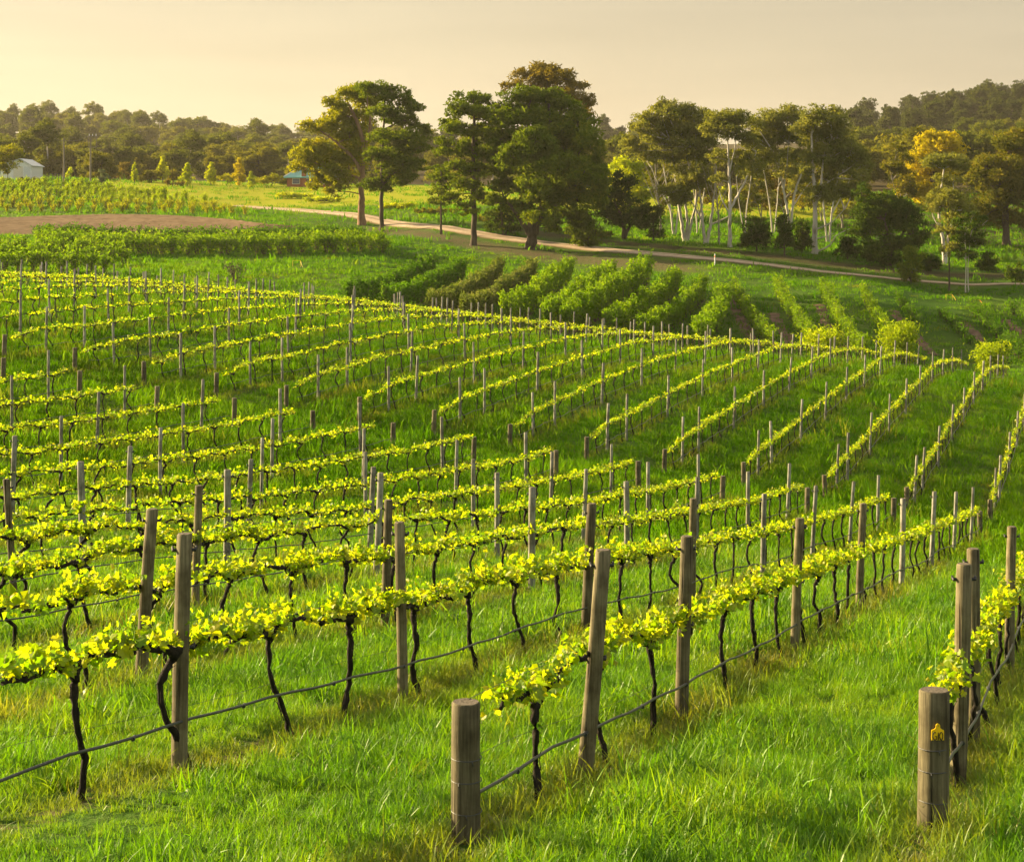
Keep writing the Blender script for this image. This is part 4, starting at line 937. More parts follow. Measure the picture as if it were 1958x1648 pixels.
# -- the two big trees by the road bend
px_tree("gum_tree", "broad golden gum with a thick tan trunk beside the road bend", 692, 431, None,
 [(.50, [(692, 431), (691, 390), (693, 330), (697, 285)]), (.30, [(697, 300), (690, 255), (672, 210), (660, 190)]), (.26, [(693, 330), (672, 300), (640, 270), (612, 250)]), (.22, [(692, 345), (670, 335), (640, 320)]), (.26, [(697, 285), (708, 240), (702, 190)])],
 [(667, 178, 40, 14), (700, 172, 38, 13), (645, 200, 26, 14), (655, 215, 30, 18), (636, 235, 34, 18), (607, 243, 30, 16), (585, 296, 26, 20), (606, 290, 34, 24), (628, 318, 36, 26), (612, 345, 28, 16), (667, 262, 36, 26), (690, 225, 28, 24), (655, 290, 34, 26), (667, 322, 26, 26), (700, 195, 30, 16), (648, 345, 26, 18), (685, 300, 22, 22), (572, 318, 22, 14), (640, 365, 20, 12)], 'gold', 'bark_tan', seed=51, size=.36, dens=1.0)
px_tree("pine_tree", "flat layered dark pine standing just behind the golden gum", 731, 443, None,
 [(.28, [(731, 443), (729, 400), (730, 330), (732, 260), (735, 195)]), (.16, [(731, 355), (748, 335), (765, 325)]), (.16, [(731, 300), (760, 285), (785, 275)]), (.14, [(732, 250), (760, 235), (785, 222)])],
 [(717, 172, 36, 12), (735, 180, 36, 15), (764, 186, 30, 13), (788, 208, 30, 14), (748, 215, 42, 16), (770, 228, 34, 14), (796, 246, 26, 14), (772, 262, 46, 16), (800, 284, 24, 16), (748, 290, 42, 14), (720, 262, 26, 14), (772, 312, 40, 16), (745, 330, 34, 14), (798, 318, 24, 13), (710, 352, 26, 14), (770, 345, 34, 12), (741, 362, 18, 10), (712, 300, 22, 12)], 'pine', 'bark_grey', seed=52, size=.33, flat=.7)
px_tree("young_pine", "slender small pine with a thin pale trunk between the tall pines", 843, 448, None, [(.13, [(843, 448), (843, 400), (843, 330), (843, 315)])],
 [(842, 322, 24, 10), (845, 338, 30, 10), (848, 354, 24, 9), (834, 386, 18, 10), (838, 368, 20, 8)], 'pine', 'bark_grey', seed=53, size=.3, flat=.7)
px_tree("pine_tree", "tall straight pine with a dark single trunk, crown open on top", 906, 470, None, [(.34, [(906, 470), (906, 400), (905, 320), (906, 250), (906, 190)]), (.15, [(906, 300), (930, 282), (945, 270)]), (.15, [(906, 330), (880, 320), (860, 312)])],
 [(900, 188, 34, 13), (922, 196, 26, 14), (870, 212, 26, 14), (895, 212, 38, 16), (860, 236, 22, 14), (925, 226, 36, 18), (880, 250, 38, 14), (915, 256, 36, 16), (850, 275, 22, 12), (888, 288, 44, 16), (925, 290, 30, 16), (869, 322, 36, 16), (918, 326, 36, 16), (888, 356, 38, 15), (862, 380, 24, 12), (925, 378, 26, 14), (890, 400, 26, 12)], 'pine', 'bark_grey', seed=54, size=.33, flat=.75)
px_tree("pine_tree", "huge dark pine with a forked massive trunk, widest crown in the row", 1015, 476, None,
 [(.68, [(1015, 476), (1016, 440), (1012, 400)]), (.46, [(1012, 420), (1005, 380), (1004, 320), (1010, 250), (1012, 200)]), (.42, [(1020, 440), (1035, 400), (1042, 340), (1052, 260), (1050, 200)]), (.3, [(1012, 440), (985, 405), (965, 380)]), (.3, [(1040, 350), (1075, 320), (1105, 300)]), (.3, [(1035, 400), (1070, 372), (1110, 352)])],
 [(1012, 185, 40, 20), (977, 198, 30, 20), (1043, 186, 38, 20), (950, 222, 28, 22), (975, 232, 36, 24), (1016, 225, 48, 30), (1075, 210, 40, 26), (1108, 236, 34, 26), (1055, 255, 52, 30), (1121, 272, 34, 28), (955, 262, 34, 24), (940, 290, 22, 18), (1000, 280, 46, 28), (1082, 300, 52, 32), (1138, 320, 30, 26), (965, 318, 36, 24), (1020, 330, 44, 28), (1074, 345, 50, 30), (1140, 352, 28, 26), (985, 362, 34, 22), (1050, 378, 44, 24), (1105, 380, 40, 24), (1145, 385, 22, 20), (1075, 412, 34, 18), (1000, 395, 26, 16), (955, 352, 24, 14), (1020, 272, 40, 28, -5.0), (1060, 320, 40, 28, -5.5), (1110, 330, 36, 26, -4.5), (980, 300, 32, 22, -4.5), (1015, 360, 34, 20, -5.0), (1035, 412, 34, 16, -4.0), (985, 405, 26, 16), (1105, 415, 30, 18), (1060, 432, 26, 12), (948, 385, 24, 14)], 'pine', 'bark_grey', seed=55, size=.36, dens=1.15, sub=18)
px_tree("gum_tree", "brownish topped tall gum rising behind the huge pine", 1062, 452, 214.0, [(.5, [(1062, 452), (1060, 350), (1055, 250), (1048, 170)]), (.2, [(1056, 260), (1085, 215), (1105, 185)]), (.2, [(1052, 210), (1020, 165), (1005, 145)])],
 [(1032, 130, 34, 11), (1005, 142, 24, 14), (1055, 136, 30, 14), (1078, 150, 28, 16), (1040, 158, 40, 18), (1100, 168, 24, 18), (1122, 196, 18, 22), (966, 164, 12, 10), (985, 160, 18, 12), (1082, 185, 36, 22), (1108, 220, 24, 24)], 'brown', 'bark_grey', seed=56, size=.34, dens=.85)
px_tree("shade_tree", "dark understorey tree between the straight pine and the huge pine", 962, 452, None, [(.14, [(962, 452), (960, 420), (955, 395)]), (.1, [(964, 448), (978, 420)])],
 [(945, 410, 24, 18), (968, 400, 24, 16), (982, 420, 20, 16), (955, 430, 26, 14), (940, 432, 16, 10), (985, 440, 16, 10)], 'dark', seed=157, size=.3, dens=.8)
px_tree("leaning_tree", "small leaning bushy tree at the roadside under the huge pine", 1127, 474, None, [(.15, [(1127, 474), (1124, 450), (1118, 420)]), (.1, [(1127, 470), (1140, 440), (1150, 420)])],
 [(1115, 425, 26, 20), (1100, 440, 18, 18), (1130, 448, 28, 18), (1122, 465, 24, 12), (1105, 460, 16, 12)], 'pine', seed=57, size=.26)
px_tree("shade_tree", "low dark spreading tree filling the gap right of the huge pine", 1195, 457, None, [(.3, [(1195, 457), (1190, 420), (1175, 390)]), (.2, [(1195, 445), (1215, 415), (1230, 395)])],
 [(1165, 375, 32, 22), (1195, 392, 34, 20), (1180, 418, 28, 20), (1218, 420, 26, 24), (1150, 405, 26, 22), (1172, 345, 22, 18), (1205, 350, 22, 14), (1235, 405, 16, 16)], 'dark', seed=58, size=.32)
px_tree("shrub_tree", "dark upright shrub between the low spreading tree and the white gums", 1249, 462, None, [(.12, [(1249, 462), (1249, 420)])], [(1249, 410, 18, 20), (1244, 435, 20, 18), (1254, 448, 20, 12)], 'dark', seed=59, size=.26)
# -- the grove of white gums
px_tree("white_gum", "cluster of splayed white trunks, first of the white gum grove", 1312, 463, None,
 [(.30, [(1310, 463), (1304, 430), (1297, 385), (1290, 330), (1282, 270)]), (.24, [(1314, 463), (1322, 425), (1331, 385), (1332, 310), (1330, 250)]), (.22, [(1312, 460), (1314, 420), (1310, 380), (1318, 330), (1305, 260)]), (.14, [(1331, 385), (1345, 345), (1362, 300)])],
 [(1261, 202, 20, 14), (1275, 215, 28, 16), (1235, 225, 26, 14), (1296, 208, 32, 16), (1322, 216, 30, 16), (1345, 224, 24, 16), (1249, 246, 32, 18), (1294, 248, 42, 22), (1336, 250, 34, 22), (1260, 275, 26, 14), (1315, 280, 34, 16), (1200, 270, 20, 14), (1215, 285, 24, 14), (1275, 300, 30, 14), (1330, 300, 28, 14), (1240, 300, 22, 12), (1300, 330, 26, 12), (1225, 245, 22, 14), (1350, 275, 24, 16)], 'olive', 'bark_white', seed=61, size=.26, dens=.62, sub=25)
px_tree("white_gum", "low forked white gum spreading like a hand beside the splayed cluster", 1350, 467, None,
 [(.26, [(1350, 467), (1344, 430), (1341, 390), (1335, 355)]), (.26, [(1351, 465), (1360, 420), (1366, 370), (1370, 320)]), (.16, [(1358, 430), (1382, 420), (1402, 408)]), (.14, [(1344, 425), (1328, 395), (1310, 370)])],
 [(1315, 352, 40, 20), (1280, 366, 26, 15), (1345, 345, 28, 18), (1298, 380, 26, 14), (1365, 300, 22, 18), (1330, 330, 26, 16)], 'olive', 'bark_white', seed=62, size=.26, dens=.62, sub=25)
px_tree("white_gum", "single tall white gum trunk with raised fork, middle of the grove", 1396, 473, None,
 [(.30, [(1396, 473), (1395, 430), (1396, 370), (1393, 310), (1391, 262)]), (.18, [(1396, 400), (1418, 360), (1438, 318), (1446, 290)]), (.14, [(1394, 330), (1404, 290), (1408, 255)]), (.12, [(1396, 410), (1382, 385), (1375, 365)])],
 [(1381, 228, 32, 18), (1408, 222, 26, 14), (1362, 246, 24, 16), (1395, 250, 28, 16), (1440, 282, 20, 20), (1432, 300, 18, 14), (1420, 262, 22, 14), (1370, 300, 20, 14), (1410, 300, 20, 14), (1395, 235, 40, 18), (1440, 325, 20, 16), (1375, 340, 18, 12)], 'olive', 'bark_white', seed=63, size=.26, dens=.62, sub=25)
px_tree("white_gum", "wide white gum with swaying paired stems behind the round bush", 1508, 458, None,
 [(.28, [(1505, 458), (1508, 420), (1500, 375), (1492, 335), (1478, 290)]), (.24, [(1509, 458), (1514, 410), (1522, 360), (1540, 315), (1555, 270)]), (.16, [(1498, 365), (1504, 320), (1508, 275)]), (.12, [(1516, 395), (1540, 360), (1560, 340)])],
 [(1472, 229, 36, 20), (1505, 222, 36, 18), (1488, 250, 34, 18), (1530, 240, 30, 18), (1462, 268, 26, 16), (1510, 268, 32, 16), (1445, 240, 22, 14), (1548, 268, 26, 16), (1480, 295, 26, 14), (1525, 300, 24, 14), (1455, 300, 22, 14), (1500, 330, 24, 12), (1440, 265, 20, 12)], 'olive', 'bark_white', seed=64, size=.26, dens=.62, sub=25)
px_tree("white_gum", "stout bright white gum with dead low branches, last of the grove", 1558, 486, None,
 [(.42, [(1558, 486), (1558, 440), (1558, 388), (1554, 320), (1552, 256)]), (.2, [(1558, 400), (1570, 350), (1575, 300), (1590, 265)]), (.12, [(1558, 478), (1585, 470), (1600, 450), (1628, 436)]), (.12, [(1558, 440), (1590, 425), (1615, 400)]), (.16, [(1557, 380), (1580, 352), (1612, 330)]), (.1, [(1558, 452), (1580, 452), (1596, 446)])],
 [(1554, 222, 28, 16), (1583, 232, 34, 20), (1545, 245, 32, 20), (1604, 258, 32, 24), (1570, 266, 34, 20), (1622, 292, 28, 24), (1590, 296, 36, 20), (1612, 322, 26, 18), (1567, 372, 36, 16), (1605, 368, 32, 18), (1640, 340, 18, 18), (1560, 300, 26, 16), (1540, 330, 22, 14), (1635, 305, 22, 22), (1580, 340, 30, 14), (1630, 365, 24, 14), (1590, 215, 26, 12)], 'olive', 'bark_white', seed=65, size=.26, dens=.62, sub=25)
px_tree("bare_tree", "pale leafless tree with fine upswept twigs at the near side of the grove", 1264, 447, None,
 [(.16, [(1264, 447), (1262, 410), (1256, 360), (1252, 290)])] + [(.05, [(1260 - i, 400 - 6 * i), (1262 + d * .5, 370 - 6 * i), (1262 + d, 330 - 6 * i)]) for i, d in enumerate((-34, 30, -26, 40, -18, 24, -40, 14, 34, -10))], [], 'olive', 'bark_dead', seed=66)
px_tree("bare_tree", "pale twiggy leafless tree between the forked and the tall white gum", 1375, 470, None,
 [(.12, [(1375, 470), (1374, 420), (1370, 370), (1366, 300)])] + [(.05, [(1374 - i * .5, 415 - 7 * i), (1374 + d * .5, 380 - 7 * i), (1374 + d, 330 - 6 * i)]) for i, d in enumerate((-30, 26, -22, 32, -36, 18, -14, 30))], [], 'olive', 'bark_dead', seed=67)
px_tree("white_gum", "slim leaning white stem pair half hidden behind the stout white gum", 1585, 470, 206.0,
 [(.18, [(1585, 470), (1590, 410), (1600, 350), (1612, 290)]), (.16, [(1583, 470), (1575, 400), (1572, 330), (1578, 270)]), (.12, [(1590, 410), (1612, 370), (1632, 330)])],
 [(1612, 280, 34, 20), (1575, 262, 32, 18), (1640, 318, 24, 20), (1600, 310, 30, 16), (1560, 290, 24, 14)], 'olive', 'bark_white', seed=68, size=.26, dens=.62, sub=25)
px_tree("white_gum", "slim white stems rising behind the splayed trunk cluster", 1288, 455, 214.0,
 [(.18, [(1288, 455), (1282, 400), (1272, 340), (1262, 280)]), (.16, [(1290, 455), (1300, 390), (1318, 320), (1325, 270)]), (.12, [(1282, 400), (1262, 360), (1245, 320)])],
 [(1262, 262, 34, 18), (1325, 258, 32, 18), (1290, 235, 40, 18), (1240, 300, 26, 14), (1300, 290, 30, 14)], 'olive', 'bark_white', seed=69, size=.26, dens=.62, sub=25)
for j_, (x, y, Z, tr, bl, lab) in enumerate([
    (1335, 452, 216.0, [(.13, [(1334, 452), (1330, 390), (1322, 330), (1318, 280)]), (.11, [(1336, 452), (1344, 385), (1352, 320), (1350, 270)])], [(1318, 268, 26, 16), (1350, 258, 26, 16), (1335, 300, 26, 12), (1360, 310, 20, 12), (1305, 315, 22, 12)], "airy slim white gum pair between the splayed cluster and the forked gum"),
    (1425, 462, 212.0, [(.13, [(1424, 462), (1428, 400), (1436, 340), (1440, 285)]), (.10, [(1425, 455), (1414, 395), (1408, 340)])], [(1440, 268, 26, 18), (1410, 318, 24, 14), (1450, 310, 22, 14), (1430, 245, 24, 14)], "airy slim white gum just right of the tall single white trunk"),
    (1478, 455, 214.0, [(.13, [(1477, 455), (1472, 395), (1462, 335), (1455, 290)]), (.11, [(1479, 455), (1486, 390), (1490, 320), (1484, 265)])], [(1455, 275, 26, 16), (1486, 255, 28, 16), (1470, 305, 26, 12), (1500, 300, 22, 12), (1440, 320, 20, 12)], "airy slim white gum pair left of the swaying paired stems")]):
    px_tree("white_gum", lab, x, y, Z, tr, bl, 'olive', 'bark_white', seed=700 + j_, size=.25, dens=.5, sub=22)
for x, y, w, h, lf, lab, sd in [(1447, 482, 74, 66, 'dark', "round dark bush in front of the white gums", 71), (1500, 490, 40, 80, 'dark', "upright dark shrub between round bush and stout white gum", 72), (1534, 488, 38, 72, 'dark', "narrow dark shrub hugging the stout white gum", 73), (1621, 496, 54, 46, 'dark', "low dark bush under the dead branches", 74)]:
    px_tree("round_bush", lab, x, y, None, [(.1, [(x, y), (x, y - h * .5)])], [(x + dx * w * .3, y - h * q, w * .3, h * .22) for dx, q in ((-.7, .3), (.7, .3), (0, .35), (-.4, .62), (.45, .6), (0, .82), (0, .55))], lf, seed=sd, size=.27, cat="bush")
px_tree("shade_tree", "big dark rounded tree right of the grove over the road", 1700, 510, None, [(.3, [(1700, 510), (1700, 460), (1690, 420)]), (.2, [(1700, 480), (1725, 450), (1735, 425)])],
 [(1660, 405, 34, 26), (1695, 392, 38, 22), (1735, 402, 32, 24), (1665, 440, 34, 26), (1705, 432, 42, 28), (1745, 440, 28, 26), (1680, 470, 36, 20), (1730, 474, 34, 20), (1700, 495, 34, 12), (1650, 372, 20, 18)], 'dark', seed=75, size=.31)
px_tree("cypress", "compact dark cypress bush standing on the near road edge", 1741, 544, None, [(.1, [(1741, 544), (1741, 490)])], [(1741, 482, 15, 14), (1732, 500, 16, 20), (1752, 500, 16, 20), (1741, 515, 22, 22), (1741, 533, 20, 10)], 'pine', seed=76, size=.2, cat="tree")
px_tree("wattle_tree", "glowing yellow tree behind the dark canopies", 1785, 400, 262.0, [(.3, [(1785, 400), (1785, 340), (1788, 290)])], [(1794, 280, 38, 22), (1762, 308, 36, 24), (1812, 268, 26, 16), (1775, 268, 24, 14), (1740, 345, 26, 24), (1785, 330, 40, 24), (1815, 310, 30, 24), (1760, 370, 34, 20), (1725, 370, 20, 16)], 'yellow', seed=77, size=.42)
px_tree("white_gum", "pale multi stemmed gum with a dark flat canopy before the yellow tree", 1806, 505, None, [(.28, [(1806, 505), (1803, 460), (1796, 420), (1800, 360), (1806, 315)]), (.2, [(1808, 500), (1814, 450), (1826, 400), (1822, 350)]), (.14, [(1800, 440), (1785, 415), (1778, 390)])], [(1806, 306, 40, 13), (1785, 315, 24, 12), (1832, 318, 24, 12), (1812, 380, 44, 18), (1845, 395, 28, 18), (1780, 395, 24, 14), (1815, 345, 30, 12)], 'olive', 'bark_white', seed=78, size=.26, dens=.62, sub=25)
px_tree("thin_gum", "thin dark trunked gum standing on the near road edge", 1815, 556, None, [(.09, [(1815, 556), (1815, 500), (1814, 430), (1814, 380)])], [(1814, 372, 26, 12), (1800, 392, 24, 12), (1832, 394, 24, 14), (1816, 415, 28, 12), (1806, 440, 24, 14), (1826, 450, 22, 12), (1814, 475, 24, 12)], 'olive', 'bark_grey', seed=79, size=.24, dens=.8)
px_tree("thin_gum", "pair of slim pale stems under drooping foliage by the road edge", 1849, 560, None, [(.08, [(1846, 560), (1847, 500), (1845, 450)]), (.08, [(1852, 562), (1851, 510), (1856, 450)])], [(1850, 430, 28, 20), (1838, 460, 24, 20), (1866, 458, 22, 22), (1850, 490, 26, 16), (1875, 430, 20, 16)], 'dark', 'bark_white', seed=80, size=.24, dens=.9)
px_tree("gum_tree", "large dark green gum with golden top at the frame edge", 1925, 470, None, [(.5, [(1925, 470), (1922, 400), (1925, 330), (1930, 285)]), (.25, [(1922, 400), (1895, 350), (1880, 320)]), (.25, [(1922, 380), (1950, 340), (1970, 310)])],
 [(1893, 318, 38, 24), (1926, 285, 36, 24), (1948, 262, 30, 16), (1975, 285, 32, 22), (1870, 345, 28, 22), (1908, 350, 40, 26), (1950, 330, 38, 26), (1890, 385, 36, 22), (1938, 378, 40, 24), (1975, 360, 30, 26), (1920, 415, 36, 20), (1960, 410, 30, 20), (1875, 415, 24, 18)], 'gum', seed=81, size=.34)
for x, y, lab, sd in [(1942, 540, "low dark shrub on the road verge at the frame edge", 82), (1890, 520, "dark verge shrub below the large edge gum", 83), (1665, 498, "dark verge shrub at the foot of the big rounded tree", 84), (1780, 520, "dark verge shrub behind the cypress bush", 85)]:
    px_tree("verge_shrub", lab, x, y, None, [(.06, [(x, y), (x, y - 15)])], [(x - 9, y - 14, 14, 12), (x + 10, y - 16, 14, 13), (x, y - 26, 15, 13), (x, y - 8, 18, 8)], 'dark', seed=sd, size=.25, cat="bush")
px_tree("spreading_tree", "lime lit shrubby tree showing behind the grove at its left", 1205, 440, 236.0, [(.2, [(1205, 440), (1205, 390), (1200, 340)])], [(1200, 318, 30, 16), (1185, 340, 26, 16), (1220, 345, 28, 16), (1205, 370, 34, 16), (1235, 375, 22, 14)], 'lime', seed=86, size=.34)
px_tree("spreading_tree", "lime lit shrubby tree behind the forked white gums", 1395, 420, 260.0, [(.15, [(1395, 420), (1395, 380)])], [(1385, 368, 26, 14), (1410, 372, 26, 14), (1395, 388, 32, 14)], 'lime', seed=87, size=.34)
px_tree("wattle_tree", "small yellow tree glimpsed between the paired white stems", 1535, 400, 262.0, [(.2, [(1535, 400), (1535, 340)])], [(1532, 315, 20, 20), (1515, 345, 22, 18), (1545, 350, 24, 18), (1530, 378, 26, 14)], 'yellow', seed=88, size=.36)
px_tree("spreading_tree", "brownish lit bush behind the stout white gum", 1480, 410, 255.0, [(.2, [(1480, 410), (1480, 370)])], [(1475, 345, 28, 18), (1455, 370, 24, 16), (1495, 372, 26, 16), (1478, 390, 30, 12)], 'brown', seed=89, size=.34)
px_tree("spreading_tree", "ochre lit bushes between dead branches and big rounded tree", 1625, 410, 258.0, [(.2, [(1625, 410), (1625, 370)])], [(1605, 385, 28, 14), (1640, 380, 28, 16), (1620, 395, 34, 12)], 'gold', seed=90, size=.34)
for j_, (x, y, Z, rx, lf, lab) in enumerate([(1285, 425, 232, 30, 'gum', "olive scrub behind the splayed white trunks"), (1338, 415, 240, 28, 'brown', "brown olive scrub behind the forked white gum"), (1425, 425, 228, 28, 'olive', "grey green scrub right of the tall single white trunk"),
    (1455, 420, 236, 26, 'gum', "olive scrub left of the paired white stems"), (1500, 418, 238, 30, 'olive', "grey green scrub behind the paired white stems"), (1570, 420, 240, 32, 'gum', "olive scrub behind the stout white gum"),
    (1610, 432, 228, 30, 'olive', "grey green scrub behind the dead low branches"), (1655, 425, 234, 32, 'gum', "olive scrub between the grove and the big rounded tree"), (1230, 425, 238, 26, 'olive', "grey green scrub left of the splayed white trunks"), (1720, 400, 245, 34, 'gum', "olive scrub behind the big rounded tree")]):
    rr = np.random.default_rng(600 + j_); px_tree("scrub_tree", lab, x, y, float(Z), [(.1, [(x, y), (x + 3, y - 40)]), (.07, [(x, y - 10), (x - 14, y - 55)])], [(x + rr.uniform(-1, 1) * rx, y - 30 - q, rr.uniform(.5, .75) * rx, 15) for q in (0, 12, 26, 40, 54, 68, 80)], lf, 'bark_dead', seed=600 + j_, size=.32, dens=.7)
# -- house paddock: young poplars, garden shrubs
for x, y, h, w, lf, lab in [(257, 352, 38, 12, 'lime', "small slim poplar beside the round ivy bush"), (311, 350, 50, 22, 'lime', "tall full young poplar, leftmost of the four yellow ones"), (358, 356, 42, 22, 'lime', "forked looking young poplar, second of the four yellow ones"), (403, 354, 42, 22, 'lime', "leaning yellow young poplar, third of the four"), (457, 355, 50, 22, 'yellow', "most golden young poplar, last of the four"), (480, 359, 28, 18, 'lime', "shortest bushy poplar beside the golden one")]:
    px_tree("young_poplar", lab, x, y, None, [(.09, [(x, y), (x, y - h * .8)])], [(x, y - h * q, w * r * 1.25, h * .16) for q, r in ((.2, .36), (.36, .46), (.52, .42), (.68, .32), (.82, .2), (.93, .1))], lf, seed=int(x), size=.27, dens=1.2, group="young poplars in the paddock", ymin=200)
G_ = [(187, 345, [(172, 318, 22, 20), (195, 310, 24, 18), (208, 328, 20, 16), (180, 300, 16, 10), (190, 335, 30, 12)], 'gum', "ivy clad rounded thicket around the second utility pole"),
 (195, 358, [(192, 346, 12, 8), (200, 338, 10, 8), (195, 330, 7, 7)], 'blue', "small blue grey conifer in front of the ivy thicket"),
 (290, 350, [(284, 338, 16, 10), (296, 332, 16, 9), (275, 342, 12, 8)], 'gum', "low clipped green bush left of the tall poplar"), (332, 350, [(325, 336, 16, 10), (338, 340, 14, 9)], 'gum', "dark low bush behind the tall poplar"),
 (235, 345, [(228, 334, 14, 9), (246, 338, 12, 8), (240, 318, 12, 12)], 'brown', "reddish garden shrub beside the ivy thicket"),
 (85, 340, [(80, 322, 10, 14), (84, 332, 10, 8)], 'lime', "small bright tree beside the white shed"), (15, 345, [(8, 292, 26, 16), (30, 298, 18, 12), (16, 318, 18, 18), (-4, 318, 20, 20)], 'gold', "golden tree covering the end of the white shed"),
 (135, 345, [(132, 330, 7, 9)], 'lime', "small shrub right of the first utility pole"),
 (520, 356, [(505, 345, 18, 8), (530, 342, 18, 9), (545, 348, 14, 6)], 'gold', "low golden garden hedge left of the teal roofed house"), (435, 352, [(430, 340, 14, 8), (445, 345, 12, 6)], 'gold', "golden garden shrub behind the yellow poplars"),
 (60, 352, [(45, 346, 16, 6), (75, 347, 16, 6)], 'gum', "low green shrubs in front of the white shed"), (330, 356, [(320, 350, 10, 5), (345, 351, 10, 5)], 'brown', "low reddish shrubs below the dark bush")]
for i, (x, y, bl, lf, lab) in enumerate(G_):
    px_tree("garden_bush", lab, x, y, 272.0 if 'golden tree covering' in lab else None, [(.1, [(x, y), (x, y - 12)])], bl, lf, seed=120 + i, size=.3, ymin=200, cat="bush")
# low bank of lit scrub between the house paddock and the road
for i, (x, y, w) in enumerate([(560, 380, 40), (620, 388, 44), (760, 400, 46), (830, 410, 40), (940, 425, 40), (1150, 455, 26)]):
    px_tree("bank_scrub", "low grassy scrub on the road bank " + ["nearest the teal roofed house", "left of the golden gum", "right of the layered pine", "behind the slender small pine", "behind the tall straight pine", "right of the huge pine"][i], x, y, None, [(.05, [(x, y), (x, y - 6)])], [(x + d * w, y - 5 - abs(d) * 2, w * .3, 6) for d in (-.6, -.2, .2, .6)], 'lime' if i < 3 else 'gum', seed=140 + i, size=.3, cat="scrub", ymin=170, dens=.7)
# ------------------------------------------------------------------ woods on the hills: every tree a copy with its own trunk and crown
def forest_proto(name, H, Wd, leaf, bark, seed, n_blob, size, conifer=False):
    rg = np.random.default_rng(seed); o = empty(name, (0, 0, 0), "", "tree"); gl, gb = Geo(), Geo()
    P = smooth_path([[0, 0, -1.5], [rg.normal(0, .3), rg.normal(0, .3), H * .35], [rg.normal(0, .5), rg.normal(0, .5), H * .75]], 8); add_tube(gb, P, np.linspace(.35, .12, 8), 6)
    B = []
    for i in range(n_blob):
        if conifer:
            q = rg.uniform(.10, 1.0); a = rg.uniform(0, 6.28); r = Wd * .42 * (1.12 - q) ** .5 * rg.uniform(.3, 1); B.append(((r * math.cos(a), r * math.sin(a), H * q * .95), (Wd * .21 * (1.25 - q * .7), Wd * .21 * (1.25 - q * .7), H * .10)))
        else:
            a = rg.uniform(0, 6.28); r = Wd * .36 * math.sqrt(rg.random()); q = rg.uniform(.12, .90); q = q if r < Wd * .25 else min(q, .74)
            B.append(((r * math.cos(a), r * math.sin(a), H * q), (Wd * .19, Wd * .19, H * .12)))
    crown(gl, gb, B, P[3:], rg, size, .8, 0, 10, 1.0, twigs=False)
    gl.build("crown", M[leaf], o); gb.build("trunk", M[bark], o, smooth=True); return o
lm('wood_a', (.046, .064, .010), (.082, .108, .014), (.155, .17, .022), big=.06)
lm('wood_b', (.064, .076, .010), (.112, .125, .014), (.21, .21, .022), big=.06)
lm('wood_c', (.026, .040, .012), (.045, .062, .016), (.08, .095, .024), big=.06)
FP = [forest_proto("wood_gum", 16, 14, 'wood_a', 'bark_grey', 1, 24, .62), forest_proto("wood_gum", 15, 15, 'wood_b', 'bark_grey', 2, 26, .62), forest_proto("wood_gum", 19, 12, 'wood_a', 'bark_white', 3, 18, .6), forest_proto("wood_gum", 14, 11, 'wood_b', 'bark_grey', 4, 20, .6)]
CP_ = [forest_proto("wood_pine", 16, 11, 'wood_c', 'bark_grey', 5, 30, .6, True), forest_proto("wood_pine", 18, 12, 'wood_c', 'bark_grey', 6, 32, .6, True)]
used = set()
def plant(pr, x, Z, sc, label, group, rg):
    X = (x - CX) / F * Z; p = (X, Z, float(ground(X, Z)) - .4)
    s = (sc * rg.uniform(.9, 1.15), sc * rg.uniform(.9, 1.15), sc * rg.uniform(.88, 1.12)); rz = rg.uniform(0, 6.28)
    if id(pr) in used: o = dup(pr, p, rz, s)
    else: used.add(id(pr)); o = pr; o.location = p; o.rotation_euler = (0, 0, rz); o.scale = s
    tag(o, label, "tree", group)
rg = np.random.default_rng(77)
def rows(zs, x0, x1, gap, prs, sc, label, group, jz=.03):
    for Z in zs:
        x = x0 + rg.uniform(0, gap); st = gap * F / Z
        while x < x1:
            plant(prs[rg.integers(len(prs))], x, Z * (1 + rg.uniform(-jz, jz)), sc * rg.uniform(.8, 1.2), label, group, rg); x += st * rg.uniform(.75, 1.3)
rows([362, 380], -160, 700, 7.0, FP, .55, "dim olive gum in the front line of the wood behind the house paddock", "front trees of the wood behind the paddock")
rows([420, 460, 510, 560, 600], -260, 760, 9.0, FP, .68, "olive brown gum in the dense wood behind the paddock", "trees of the dense wood behind the paddock")
rows([880, 905], -260, 640, 8.5, FP, .85, "hazy gum silhouetted on the skyline ridge at the left", "trees along the hazy left ridge")
rows([680, 750, 820], -200, 640, 13, FP, .8, "hazy gum on the slope below the left skyline ridge", "trees on the hazy left slope")
rows([580, 650, 740, 880], 690, 1300, 12, FP[:2] + CP_[:1], .85, "hazy tree on the far ridge seen between the big pines and the grove", "trees on the far middle ridge")
rows([820], 1110, 1270, 8, CP_, .95, "hazy tree on the far ridge seen between the big pines and the grove", "trees on the far middle ridge")
rows([348, 400, 470], 760, 1700, 11, FP, .62, "dull olive gum in the wood behind the white grove and big pines", "trees behind the white grove")
rows([330, 360, 400, 450, 510], 1640, 2010, 9, FP[1:2] + FP[3:] + FP[:1], .75, "golden tipped gum on the lower right hillside", "gums on the lower right hillside")
rows([560, 590, 620, 650, 680, 710, 740, 765], 1590, 2010, 8.5, CP_, .95, "dark green pine on the upper right hill", "pines on the upper right hill", .03)
for pr in FP + CP_:
    if id(pr) not in used: plant(pr, 1000, 880, .8, "hazy tree on the far ridge seen between the big pines and the grove", "trees on the far middle ridge", rg)
